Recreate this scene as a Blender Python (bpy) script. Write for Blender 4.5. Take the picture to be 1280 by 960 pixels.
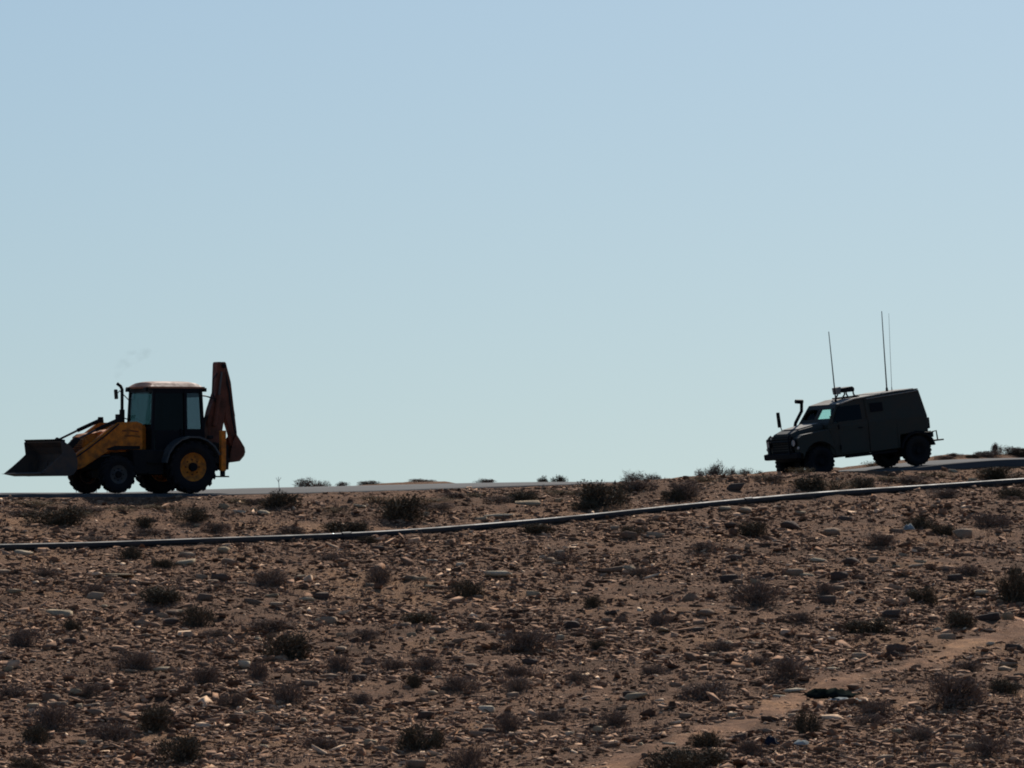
import bpy, bmesh, math, random
import numpy as np
from mathutils import Vector, Matrix, Euler

for o in list(bpy.data.objects):
    bpy.data.objects.remove(o, do_unlink=True)
SC = bpy.context.scene
COL = SC.collection
R = math.radians
random.seed(7)
rng = np.random.default_rng(11)

# ------------------------------------------------------------------ camera
FPX = 8730.0            # focal length in pixels of a 1280 wide picture
HOR = 640.0             # row of eye level in the 1280x960 picture
cam_d = bpy.data.cameras.new('camera')
cam_d.sensor_width = 36.0
cam_d.lens = 36.0 * FPX / 1280.0
cam_d.clip_start = 1.0
cam_d.clip_end = 20000.0
cam = bpy.data.objects.new('camera', cam_d)
COL.objects.link(cam)
cam.location = (0, 0, 0)
cam.rotation_euler = (R(90) + math.atan((HOR - 480.0) / FPX), 0, 0)
SC.camera = cam

# ------------------------------------------------------------------ sky and sun
SUN_EL, SUN_AZ = 31.0, 12.0      # azimuth from +Y (view direction) towards +X
w = bpy.data.worlds.new('World'); SC.world = w; w.use_nodes = True
nt = w.node_tree; nt.nodes.clear()
wo = nt.nodes.new('ShaderNodeOutputWorld'); bg = nt.nodes.new('ShaderNodeBackground')
sky = nt.nodes.new('ShaderNodeTexSky'); sky.sky_type = 'NISHITA'; sky.sun_disc = False
sky.sun_elevation = R(SUN_EL); sky.sun_rotation = R(SUN_AZ)
sky.altitude = 1500; sky.air_density = 1.6; sky.dust_density = 1.5; sky.ozone_density = 6.0
bg.inputs['Strength'].default_value = 0.07
# the whole sky lifted a few degrees and toned: a clear pale blue down to the ridge
stc = nt.nodes.new('ShaderNodeTexCoord'); sup = nt.nodes.new('ShaderNodeVectorMath'); sup.operation = 'ADD'; sup.inputs[1].default_value = (0, 0, .09)
tone = nt.nodes.new('ShaderNodeMixRGB'); tone.blend_type = 'MULTIPLY'; tone.inputs[0].default_value = 1; tone.inputs[2].default_value = (.99, .99, .99, 1)
nt.links.new(stc.outputs['Generated'], sup.inputs[0]); nt.links.new(sup.outputs[0], sky.inputs[0])
nt.links.new(sky.outputs[0], tone.inputs[1]); nt.links.new(tone.outputs[0], bg.inputs[0]); nt.links.new(bg.outputs[0], wo.inputs[0])

sd = bpy.data.lights.new('sun', 'SUN'); sd.energy = 4.8; sd.angle = R(0.53); sd.color = (1.0, 0.94, 0.85)
sun = bpy.data.objects.new('sun', sd); COL.objects.link(sun)
sdir = Vector((math.sin(R(SUN_AZ)) * math.cos(R(SUN_EL)), math.cos(R(SUN_AZ)) * math.cos(R(SUN_EL)), math.sin(R(SUN_EL))))
sun.rotation_euler = sdir.to_track_quat('Z', 'Y').to_euler()
sun.location = (40, 150, 90)

SC.view_settings.view_transform = 'Standard'
SC.view_settings.look = 'None'
SC.view_settings.exposure = 0.0
SC.view_settings.gamma = 1.0
SC.view_settings.use_curve_mapping = False
SC.render.film_transparent = False
SC.cycles.filter_width = 1.9        # a long digital zoom: slightly soft

# ------------------------------------------------------------------ materials
def mat(name, base, rough=0.8, metal=0.0, spec=0.3):
    m = bpy.data.materials.new(name); m.use_nodes = True
    b = m.node_tree.nodes['Principled BSDF']
    b.inputs['Base Color'].default_value = (*base, 1)
    b.inputs['Roughness'].default_value = rough
    b.inputs['Metallic'].default_value = metal
    b.inputs['Specular IOR Level'].default_value = spec
    return m

def nodes(m):
    t = m.node_tree
    return t, t.nodes['Principled BSDF']

def ramp(t, stops):
    r = t.nodes.new('ShaderNodeValToRGB')
    e = r.color_ramp.elements
    while len(e) > 1: e.remove(e[-1])
    for i, (p, c) in enumerate(stops):
        x = e[0] if i == 0 else e.new(p)
        x.position = p; x.color = (*c, 1)
    return r

def noise_tex(t, scale, detail=6, rough=0.6, coord='Object', vscale=None):
    tc = t.nodes.new('ShaderNodeTexCoord')
    n = t.nodes.new('ShaderNodeTexNoise')
    n.inputs['Scale'].default_value = scale; n.inputs['Detail'].default_value = detail
    n.inputs['Roughness'].default_value = rough
    if vscale:
        mp = t.nodes.new('ShaderNodeMapping'); mp.inputs['Scale'].default_value = vscale
        t.links.new(tc.outputs[coord], mp.inputs[0]); t.links.new(mp.outputs[0], n.inputs['Vector'])
    else:
        t.links.new(tc.outputs[coord], n.inputs['Vector'])
    return n

def bump(t, b, src, strength, dist):
    bp = t.nodes.new('ShaderNodeBump'); bp.inputs['Strength'].default_value = strength
    bp.inputs['Distance'].default_value = dist
    t.links.new(src, bp.inputs['Height']); t.links.new(bp.outputs[0], b.inputs['Normal'])

def worn(name, c1, c2, scale=3.0, rough=0.6, lo=0.4, hi=0.65, metal=0.0, spec=0.3):
    """paint c1 with dust or rust c2 in patches of their own"""
    m = mat(name, c1, rough, metal, spec); t, b = nodes(m)
    n = noise_tex(t, scale, 8, 0.65)
    r = ramp(t, [(lo, c1), (hi, c2)])
    t.links.new(n.outputs['Fac'], r.inputs[0]); t.links.new(r.outputs[0], b.inputs['Base Color'])
    rr = ramp(t, [(lo, (rough,) * 3), (hi, (min(1, rough + .25),) * 3)])
    t.links.new(n.outputs['Fac'], rr.inputs[0]); t.links.new(rr.outputs[0], b.inputs['Roughness'])
    return m

def soil_material(name='soil', gain=1.0):
    m = mat(name, (.2, .14, .1), 0.95, spec=0.03); t, b = nodes(m)
    n1 = noise_tex(t, 0.22, 7, 0.6); n2 = noise_tex(t, 2.6, 9, 0.7); n3 = noise_tex(t, 14, 6, 0.7)
    r1 = ramp(t, [(p, tuple(c * gain for c in q)) for p, q in [(.32, (0.158, 0.087, 0.052)), (.5, (0.245, 0.135, 0.082)), (.6, (0.308, 0.170, 0.095)), (.72, (0.395, 0.225, 0.127))]])
    r2 = ramp(t, [(.28, (.45, .45, .45)), (.5, (1, 1, 1)), (.72, (1.4, 1.32, 1.2))])
    r3 = ramp(t, [(.3, (.55, .53, .5)), (.55, (1, 1, 1)), (.75, (1.45, 1.42, 1.35))])
    t.links.new(n1.outputs['Fac'], r1.inputs[0]); t.links.new(n2.outputs['Fac'], r2.inputs[0]); t.links.new(n3.outputs['Fac'], r3.inputs[0])
    a = t.nodes.new('ShaderNodeMixRGB'); a.blend_type = 'MULTIPLY'; a.inputs[0].default_value = 1
    c = t.nodes.new('ShaderNodeMixRGB'); c.blend_type = 'MULTIPLY'; c.inputs[0].default_value = 1
    t.links.new(r1.outputs[0], a.inputs[1]); t.links.new(r2.outputs[0], a.inputs[2])
    t.links.new(a.outputs[0], c.inputs[1]); t.links.new(r3.outputs[0], c.inputs[2])
    t.links.new(c.outputs[0], b.inputs['Base Color'])
    bump(t, b, n3.outputs['Fac'], 1.0, 0.09)
    return m

def island_material(name, stops, rough=0.9, bumpy=True, objrand=False):
    m = mat(name, stops[0][1], rough, spec=0.04); t, b = nodes(m)
    if objrand:
        g = t.nodes.new('ShaderNodeObjectInfo'); out = g.outputs['Random']
    else:
        g = t.nodes.new('ShaderNodeNewGeometry'); out = g.outputs['Random Per Island']
    r = ramp(t, stops); r.color_ramp.interpolation = 'LINEAR'
    t.links.new(out, r.inputs[0])
    if bumpy:
        n = noise_tex(t, 9, 6, 0.7)
        r2 = ramp(t, [(.3, (.6, .58, .55)), (.5, (1, 1, 1)), (.7, (1.25, 1.22, 1.18))])
        a = t.nodes.new('ShaderNodeMixRGB'); a.blend_type = 'MULTIPLY'; a.inputs[0].default_value = 1
        t.links.new(n.outputs['Fac'], r2.inputs[0]); t.links.new(r.outputs[0], a.inputs[1]); t.links.new(r2.outputs[0], a.inputs[2])
        t.links.new(a.outputs[0], b.inputs['Base Color'])
        bump(t, b, n.outputs['Fac'], 0.6, 0.03)
    else:
        t.links.new(r.outputs[0], b.inputs['Base Color'])
    return m

def glass_material(name, tint, gloss=0.06):
    m = bpy.data.materials.new(name); m.use_nodes = True; t = m.node_tree; t.nodes.clear()
    o = t.nodes.new('ShaderNodeOutputMaterial'); mx = t.nodes.new('ShaderNodeMixShader')
    tr = t.nodes.new('ShaderNodeBsdfTransparent'); gl = t.nodes.new('ShaderNodeBsdfGlossy')
    tr.inputs[0].default_value = (*tint, 1); gl.inputs['Roughness'].default_value = 0.08
    gl.inputs[0].default_value = (.8, .85, .85, 1)
    mx.inputs[0].default_value = gloss
    t.links.new(tr.outputs[0], mx.inputs[1]); t.links.new(gl.outputs[0], mx.inputs[2]); t.links.new(mx.outputs[0], o.inputs[0])
    return m

M = {}
M['soil'] = soil_material()
M['path'] = soil_material('path_soil', 1.5)
M['asphalt'] = worn('asphalt', (.060, .059, .062), (.105, .098, .092), 0.5, 0.9, .35, .7, spec=.12)
M['stones'] = island_material('stone_mix', [(0, (0.114, 0.061, 0.039)), (.3, (0.213, 0.116, 0.070)), (.6, (0.302, 0.168, 0.102)), (.86, (0.409, 0.240, 0.150)), (.95, (0.588, 0.368, 0.234)), (1, (0.803, 0.565, 0.375))])
M['stone_pale'] = island_material('stone_pale', [(0, (0.352, 0.255, 0.158)), (.6, (0.458, 0.352, 0.229)), (1, (0.616, 0.510, 0.370))], objrand=True)
M['stone_brown'] = island_material('stone_brown', [(0, (0.206, 0.132, 0.089)), (.6, (0.309, 0.206, 0.137)), (1, (0.426, 0.302, 0.202))], objrand=True)
M['stone_dark'] = island_material('stone_dark', [(0, (0.079, 0.056, 0.046)), (1, (0.150, 0.103, 0.078))], objrand=True)
M['leaf_green'] = island_material('leaf_green', [(0, (0.073, 0.056, 0.036)), (.6, (0.127, 0.099, 0.064)), (1, (0.213, 0.165, 0.108))], bumpy=False)
M['leaf_brown'] = island_material('leaf_brown', [(0, (0.130, 0.092, 0.071)), (.6, (0.213, 0.156, 0.120)), (1, (0.320, 0.239, 0.183))], bumpy=False)
M['leaf_straw'] = island_material('leaf_straw', [(0, (.16, .115, .06)), (.6, (.24, .18, .10)), (1, (.34, .27, .16))], bumpy=False)
M['twig'] = mat('twig', (.075, .055, .042), 0.9)
M['pipe'] = worn('black_pipe', (.018, .017, .018), (.085, .068, .055), 1.2, 0.62, .45, .80, spec=0.35)
M['yellow'] = worn('yellow_paint', (.74, .21, .012), (.20, .075, .022), 4.5, 0.5, .40, .68)
M['boom'] = worn('red_brown_boom_paint', (.17, .055, .030), (.08, .035, .022), 3.0, 0.6)  # boom parts in a darker red-brown than the loader arms, mottled darker
M['black'] = worn('black_paint', (.008, .009, .011), (.022, .02, .018), 3.0, 0.6, spec=.15)
M['cabblack'] = mat('cab_frame_black', (.006, .007, .010), 0.5, spec=.12)
M['fender'] = worn('fender_grey', (.05, .06, .065), (.09, .085, .08), 3.0, 0.4)
M['roofw'] = worn('cab_roof_paint', (.42, .20, .12), (.28, .13, .08), 2.0, 0.55)
M['bucket'] = worn('bucket_steel', (.055, .045, .042), (.12, .075, .05), 4.0, 0.55, .4, .7)
M['tyre'] = worn('tyre_rubber', (.008, .008, .010), (.028, .024, .020), 2.5, 0.9, .45, .8)
M['rim_y'] = worn('yellow_rim', (.62, .20, .015), (.22, .09, .03), 6.0, 0.6)
M['rim_g'] = worn('dusty_rim', (.05, .05, .055), (.10, .085, .07), 5.0, 0.7)
M['chrome'] = mat('ram_rod', (.10, .09, .085), 0.5, .6)
M['hose'] = mat('hose', (.012, .012, .013), 0.6)
M['mirror'] = mat('mirror_glass', (.75, .78, .8), 0.05, 1.0)
M['decal'] = worn('faded_marking', (.12, .035, .012), (.30, .11, .015), 9.0, 0.6)
M['olive'] = worn('olive_armour', (.030, .033, .025), (.060, .046, .034), 2.2, 0.6, .42, .78)
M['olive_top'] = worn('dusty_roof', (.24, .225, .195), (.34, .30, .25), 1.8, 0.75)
M['oliveblk'] = mat('vehicle_black', (.007, .007, .009), 0.7, spec=.15)
M['lamp'] = mat('lamp_glass', (.5, .5, .48), 0.15, 0.2, 0.6)
M['glass_ws'] = glass_material('cab_glass', (.30, .42, .43))
M['glass_q'] = glass_material('quarter_glass', (.48, .54, .56))
M['glass_door'] = glass_material('dark_glass', (.03, .035, .045), 0.015)
M['glass_arm'] = glass_material('armoured_glass', (.84, .97, .94))
M['glass_dark'] = glass_material('dark_armoured_glass', (.02, .025, .025), 0.02)
M['sheet_green'] = worn('green_plastic', (.010, .014, .012), (.025, .03, .026), 3, 0.9, spec=0)
M['sheet_white'] = worn('white_plastic', (.42, .44, .42), (.16, .17, .16), 9, 1.0, spec=0)
M['blue'] = mat('blue_rag', (.010, .012, .024), 0.9)
M['stalk'] = mat('pale_stalk', (.42, .40, .36), 0.9)

# ------------------------------------------------------------------ terrain function
ANG = R(28.0)
EX, EY = math.cos(ANG), math.sin(ANG)
P0 = (-8.68, 180.0)
HALF = 3.0
RT = [-400, -60, -12, 0, 5, 9.9, 12.8, 15.8, 18.3, 21.8, 24, 26.4, 40, 100, 400]
RZ = [-6, .10, .45, .474, .60, .74, .80, .83, .865, 1.235, 1.42, 1.46, 1.6, 1.2, -6]
CT = [-400, -10, 0, 3, 8, 12.8, 16.5, 19, 22.5, 26, 40, 400]
CZ = [.02, .05, .08, .14, .09, .04, -.08, -.16, -.14, .08, .12, .05]
NPX = [-2000, -400, 0, 100, 200, 280, 400, 500, 640, 700, 760, 800, 870, 940, 1000, 1040, 1100, 1160, 1200, 1280, 1700, 3000]
NPY = [640, 625, 621, 621, 620, 618.5, 615.5, 612.5, 608, 606, 603, 599.5, 594, 591, 590, 588, 587.5, 587, 585.5, 582, 575, 600]

def smooth_interp(v, xs, ys, r):
    v = np.asarray(v, float); s = 0
    for d in (-1, -.5, 0, .5, 1): s = s + np.interp(v + d * r, xs, ys)
    return s / 5

def sstep(a, b, x):
    t = np.clip((x - a) / (b - a), 0, 1); return t * t * (3 - 2 * t)

LAT = np.random.default_rng(5).random((256, 256))
def vnoise(x, y):
    xi = np.floor(x).astype(int); yi = np.floor(y).astype(int)
    fx = x - xi; fy = y - yi; fx = fx * fx * (3 - 2 * fx); fy = fy * fy * (3 - 2 * fy)
    a = LAT[xi % 256, yi % 256]; b = LAT[(xi + 1) % 256, yi % 256]; c = LAT[xi % 256, (yi + 1) % 256]; d = LAT[(xi + 1) % 256, (yi + 1) % 256]
    return (a * (1 - fx) + b * fx) * (1 - fy) + (c * (1 - fx) + d * fx) * fy - .5
def fbm(x, y, f, o=4):
    s = 0; a = 1.0
    for i in range(o):
        s = s + a * vnoise(x * f + 17.3 * i, y * f + 9.1 * i); f *= 2.03; a *= .52
    return s

def road_tq(x, y):
    dx = x - P0[0]; dy = y - P0[1]
    return dx * EX + dy * EY, dx * EY - dy * EX
def road_z(t, q):
    return smooth_interp(t, RT, RZ, .6) - q / 6.0 * smooth_interp(t, CT, CZ, 1.0)

def base_z(x, y):
    """height of the ground without its small bumps"""
    x = np.asarray(x, float); y = np.asarray(y, float)
    t, q = road_tq(x, y)
    ys = np.maximum(y, 60.0)
    px = 640 + FPX * x / ys
    k = np.clip((px - 640) / FPX, -.5, .5)
    yn = 160.0 / (.8829 - .4695 * k)
    pn = smooth_interp(px, NPX, NPY, 14)
    u = (yn - ys) / np.maximum(yn - 120.0, 5)
    py = pn + (960 - pn) * u
    near = -(py - HOR) / FPX * ys
    near = np.where(q > 3, near, -(pn - HOR) / FPX * yn)
    near = near * sstep(85, 118, y) + (1 - sstep(85, 118, y)) * (-5.2)
    near = near * sstep(8, 60, y) + (1 - sstep(8, 60, y)) * (-1.65)
    wide = sstep(60, 400, np.abs(x))
    near = near * (1 - wide) + wide * (-5.0)
    rz = road_z(t, np.clip(q, -HALF, HALF))
    wn = sstep(2.75, 3.15, q)
    out = (rz - .10) * (1 - wn) + near * wn
    f = np.maximum(-q - HALF, 0)
    bank = .17 * np.exp(-((t - 9.5) / 2.8) ** 2) * np.exp(-((f - 2.2) / 1.3) ** 2)
    bank = bank + .26 * sstep(22.5, 27.5, t) * np.exp(-((f - 3.2) / 1.6) ** 2)
    far = -.02 * f - .0004 * f * f + bank
    far = np.maximum(far, -7.5 - rz)
    out = out + np.where(f > 0, far, 0)
    return out

PXW = [-15, -11.78, -9.1, -6.3, -4.2, -1.6, 1.2, 4.3, 7.6, 10.7, 13.7, 18]; PYW = None
def PIPE_Y(x):
    return np.interp(x, PXW, PYW) if PYW is not None else np.full(np.shape(x), 1e6)

def bumps(x, y):
    t, q = road_tq(x, y)
    s = sstep(3.05, 5.0, q)
    s2 = sstep(3.3, 5.0, -q)
    b = (.13 * fbm(x, y, .33, 3) + .085 * fbm(x + 40, y, 1.3, 3)) * (.35 + .65 * sstep(.3, 3.0, np.abs(y - PIPE_Y(x))))
    return b * s + .08 * fbm(x, y, .9, 3) * s2 + .05 * fbm(x, y, 1.7, 2) * sstep(2.95, 3.3, np.abs(q))

def ground_z(x, y):
    return base_z(x, y) + bumps(np.asarray(x, float), np.asarray(y, float))
def gz(x, y):
    return float(ground_z(np.array([x]), np.array([y]))[0])

def locate(px, py):
    """where the ray through a pixel meets the near slope"""
    k = (px - 640) / FPX
    yn = 160.0 / (.8829 - .4695 * k)
    ys = np.linspace(118.0, yn - .15, 700)
    z = base_z(k * ys, ys)
    p = HOR - FPX * z / ys
    i = int(np.argmin(np.abs(p - py)))
    return k * ys[i], ys[i]
def behind_road(px, far):
    """a spot a given distance beyond the far edge of the road in the column of a pixel"""
    k = (px - 640) / FPX
    y = (-(HALF + far) + P0[0] * EY - P0[1] * EX) / (k * EY - EX)
    return k * y, y

PIPE = [(-160, 692), (0, 687.5), (150, 683.5), (300, 679), (420, 673.5), (560, 664.5), (700, 653), (850, 638.5), (1000, 623.5), (1140, 612), (1280, 603), (1460, 593)]
_pw = [locate(a, b) for a, b in PIPE]
PXW = [p[0] for p in _pw]; PYW = [p[1] for p in _pw]

# ------------------------------------------------------------------ object helpers
def link(name, me, m, parent=None):
    o = bpy.data.objects.new(name, me); COL.objects.link(o)
    if m is not None and len(me.materials) == 0: me.materials.append(m)
    if parent is not None: o.parent = parent
    return o
def thing(name, label, cat, loc=(0, 0, 0), rot=(0, 0, 0), group=None):
    o = bpy.data.objects.new(name, None); COL.objects.link(o)
    o.empty_display_size = .2; o.location = loc; o.rotation_euler = rot
    return tag(o, label, cat, group)
def tag(o, label, cat, group=None):
    o['label'] = label; o['category'] = cat
    if group: o['group'] = group
    return o
def np_mesh(name, v, f, smooth=False):
    """v (n,3), f (m,k) -> mesh, quickly"""
    me = bpy.data.meshes.new(name); v = np.asarray(v, np.float32); f = np.asarray(f, np.int32)
    me.vertices.add(len(v)); me.vertices.foreach_set('co', v.ravel())
    k = f.shape[1]; me.loops.add(f.size); me.loops.foreach_set('vertex_index', f.ravel())
    me.polygons.add(len(f)); me.polygons.foreach_set('loop_start', np.arange(0, f.size, k, dtype=np.int32))
    me.polygons.foreach_set('loop_total', np.full(len(f), k, np.int32))
    if smooth: me.polygons.foreach_set('use_smooth', np.ones(len(f), bool))
    me.update(calc_edges=True); me.validate()
    return me
def finish(bm, name, m, parent, bevel=0, smooth=False, seg=1):
    bmesh.ops.recalc_face_normals(bm, faces=bm.faces)
    if bevel:
        ed = [e for e in bm.edges if len(e.link_faces) == 2 and e.calc_face_angle(0) > .5]
        bmesh.ops.bevel(bm, geom=ed, offset=bevel, segments=seg, affect='EDGES', clamp_overlap=True)
    me = bpy.data.meshes.new(name); bm.to_mesh(me); bm.free()
    if smooth:
        for p in me.polygons: p.use_smooth = True
    return link(name, me, m, parent)
def BM(): return bmesh.new()
def box(bm, x0, x1, y0, y1, z0, z1):
    v = [bm.verts.new((x, y, z)) for x in (x0, x1) for y in (y0, y1) for z in (z0, z1)]
    for f in ((0, 1, 3, 2), (4, 6, 7, 5), (0, 4, 5, 1), (2, 3, 7, 6), (0, 2, 6, 4), (1, 5, 7, 3)): bm.faces.new([v[i] for i in f])
def prism(bm, poly, y0, y1, inset=None):
    """polygon in XZ extruded along Y"""
    a = [bm.verts.new((x, y0, z)) for x, z in poly]; b = [bm.verts.new((x, y1, z)) for x, z in poly]
    n = len(poly)
    bm.faces.new(a); bm.faces.new(b[::-1])
    for i in range(n): bm.faces.new([a[i], b[i], b[(i + 1) % n], a[(i + 1) % n]])
def tube(bm, pts, r, n=8, r2=None, cap=True):
    pts = [Vector(p) for p in pts]; rings = []
    for i, p in enumerate(pts):
        d = (pts[min(i + 1, len(pts) - 1)] - pts[max(i - 1, 0)]).normalized()
        a = d.orthogonal().normalized() if i == 0 else (rings_a - d * rings_a.dot(d)).normalized()
        rings_a = a; b = d.cross(a)
        rr = r if r2 is None else r + (r2 - r) * i / (len(pts) - 1)
        rings.append([bm.verts.new(p + (a * math.cos(2 * math.pi * k / n) + b * math.sin(2 * math.pi * k / n)) * rr) for k in range(n)])
    for i in range(len(rings) - 1):
        for k in range(n): bm.faces.new([rings[i][k], rings[i][(k + 1) % n], rings[i + 1][(k + 1) % n], rings[i + 1][k]])
    if cap: bm.faces.new(rings[0][::-1]); bm.faces.new(rings[-1])
def lathe(bm, prof, n=32, c=(0, 0, 0)):
    """profile of (radius, y) spun about the Y axis, closed"""
    rings = []
    for r, y in prof:
        rings.append([bm.verts.new((c[0] + r * math.cos(2 * math.pi * k / n), c[1] + y, c[2] + r * math.sin(2 * math.pi * k / n))) for k in range(n)])
    m = len(rings)
    for i in range(m - 1):
        for k in range(n): bm.faces.new([rings[i][k], rings[i + 1][k], rings[i + 1][(k + 1) % n], rings[i][(k + 1) % n]])
    return rings
def quad(bm, pts, thick):
    """a pane: four points given a thickness along its normal"""
    p = [Vector(q) for q in pts]; n = (p[1] - p[0]).cross(p[2] - p[0]).normalized() * thick
    a = [bm.verts.new(q) for q in p]; b = [bm.verts.new(q + n) for q in p]; k = len(p)
    bm.faces.new(a); bm.faces.new(b[::-1])
    for i in range(k): bm.faces.new([a[i], b[i], b[(i + 1) % k], a[(i + 1) % k]])

# ------------------------------------------------------------------ ground
def axis(lo, hi, step, far):
    mid = np.arange(lo, hi + 1e-6, step)
    a = [mid[-1]]; s = step
    while a[-1] < far[1]: s *= 1.28; a.append(a[-1] + s)
    b = [mid[0]]; s = step
    while b[-1] > far[0]: s *= 1.28; b.append(b[-1] - s)
    return np.concatenate([np.array(b[:0:-1]), mid, np.array(a[1:])])
gx = axis(-15.5, 16.5, .12, (-3000, 3000)); gy = axis(112, 202, .2, (-400, 6000))
XX, YY = np.meshgrid(gx, gy)
ZZ = ground_z(XX, YY)
nx, ny = len(gx), len(gy)
idx = np.arange(nx * ny).reshape(ny, nx)
gf = np.stack([idx[:-1, :-1], idx[:-1, 1:], idx[1:, 1:], idx[1:, :-1]], -1).reshape(-1, 4)
ground = link('ground', np_mesh('ground', np.stack([XX, YY, ZZ], -1).reshape(-1, 3), gf, True), M['soil'])
ground['kind'] = 'structure'; ground['label'] = 'brown stony desert slope with bare soil'

# road: an asphalt slab with a broken edge
tt = np.concatenate([np.arange(-200, -16, 6.0), np.arange(-16, 32, .25), np.arange(32, 200, 6.0)])
vs, fs = [], []
for i, t in enumerate(tt):
    e1 = HALF + .10 * float(fbm(np.array([t]), np.array([3.0]), 1.1, 3)[0]) + .05
    e2 = -HALF + .10 * float(fbm(np.array([t]), np.array([31.0]), 1.1, 3)[0])
    for q, dz in ((e2 - .15, -.16), (e2, 0.0), (-1.5, .0), (0, .0), (1.5, .0), (e1, 0.0), (e1 + .05, -.22)):
        x = P0[0] + t * EX + q * EY; y = P0[1] + t * EY - q * EX
        vs.append((x, y, float(road_z(np.array([t]), np.array([q]))[0]) + dz))
for i in range(len(tt) - 1):
    for k in range(6): fs.append((i * 7 + k, i * 7 + k + 1, i * 7 + 8 + k, i * 7 + 7 + k))
road = link('road', np_mesh('road', np.array(vs), np.array(fs)), M['asphalt'])
road['kind'] = 'structure'; road['label'] = 'grey asphalt road along the top of the slope'

# dirt path in the lower right
PATH = [(1340, 762), (1280, 786), (1190, 812), (1120, 838), (1060, 850), (1010, 868), (965, 890), (900, 912), (830, 936), (760, 960), (690, 985)]
pw = [.60, .55, .40, .36, .36, .42, .38, .45, .5, .42, .42]
pc = np.array([locate(a, min(b, 975)) for a, b in PATH])
s_ = np.linspace(0, len(pc) - 1, 200)
pcx = smooth_interp(s_, range(len(pc)), pc[:, 0], .3); pcy = smooth_interp(s_, range(len(pc)), pc[:, 1], .3)
pwid = np.interp(s_, range(len(pc)), pw)
vs, fs = [], []
for i in range(200):
    d = Vector((pcx[min(i + 1, 199)] - pcx[max(i - 1, 0)], pcy[min(i + 1, 199)] - pcy[max(i - 1, 0)], 0)).normalized()
    nrm = Vector((-d.y, d.x, 0))
    wl = pwid[i] * (1 + 1.1 * float(fbm(np.array([i * .16]), np.array([2.]), 1, 3)[0])); wr = pwid[i] * (1 + 1.1 * float(fbm(np.array([i * .16]), np.array([60.]), 1, 3)[0]))
    for k in range(7):
        a = -wl + (wl + wr) * k / 6
        x = pcx[i] + nrm.x * a; y = pcy[i] + nrm.y * a
        edge = -.05 if k in (0, 6) else .022
        vs.append((x, y, gz(x, y) + edge))
for i in range(199):
    for k in range(6): fs.append((i * 7 + k, i * 7 + k + 1, i * 7 + 8 + k, i * 7 + 7 + k))
path = link('dirt_path', np_mesh('dirt_path', np.array(vs), np.array(fs), True), M['path'])
path['kind'] = 'structure'; path['label'] = 'narrow bare dirt path across the slope'
def path_dist(x, y):
    return np.min(np.hypot(x[:, None] - pcx[None, ::4], y[:, None] - pcy[None, ::4]), 1)

# ------------------------------------------------------------------ pipe
pp = np.array([locate(a, b) for a, b in PIPE])
s_ = np.linspace(0, len(pp) - 1, 260)
ppx = smooth_interp(s_, range(len(pp)), pp[:, 0], .35); ppy = smooth_interp(s_, range(len(pp)), pp[:, 1], .35)
gzp = ground_z(ppx, ppy); ker = np.hanning(47)[1:-1]; ker /= ker.sum()
ppz = np.convolve(np.pad(gzp, 22, mode='edge'), ker, 'valid') + .05
bm = BM(); tube(bm, list(zip(ppx, ppy, ppz)), .088, 14)
pipe = finish(bm, 'pipeline', M['pipe'], None, smooth=True)
tag(pipe, 'long thin black pipe lying across the stony slope below the road', 'pipe')
jn = 0
for i in (14, 96, 178, 250):
    bm = BM(); a = Vector((ppx[i], ppy[i], ppz[i])); b = Vector((ppx[i + 1], ppy[i + 1], ppz[i + 1])); d = (b - a).normalized()
    tube(bm, [a - d * .14, a + d * .14], .103, 14)
    finish(bm, 'coupling', M['pipe'], pipe, .008)

# ------------------------------------------------------------------ stones
def stone_template(seed, flat, sub=1):
    # broken rock: the hull of points thrown on a skewed block
    bm = BM(); rs = random.Random(seed)
    for k in range(11 if sub == 1 else 17):
        p = Vector((rs.uniform(-1, 1), rs.uniform(-1, 1), rs.uniform(-1, 1)))
        m_ = max(abs(c) for c in p); e = p.normalized()
        p = p / m_ * .55 + e * .45
        bm.verts.new((p.x, p.y * .9 + p.x * rs.uniform(-.1, .1), p.z * flat * rs.uniform(.75, 1.1)))
    r_ = bmesh.ops.convex_hull(bm, input=bm.verts)
    bmesh.ops.delete(bm, geom=[g for g in r_['geom_interior'] if isinstance(g, bmesh.types.BMVert)], context='VERTS')
    bmesh.ops.triangulate(bm, faces=bm.faces)
    v = np.array([x.co[:] for x in bm.verts]); bm.verts.index_update()
    f = np.array([[x.index for x in p.verts] for p in bm.faces]); bm.free()
    return v, f
TPL = [stone_template(i, .26 + .5 * random.random() ** 1.4) for i in range(48)]

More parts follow.
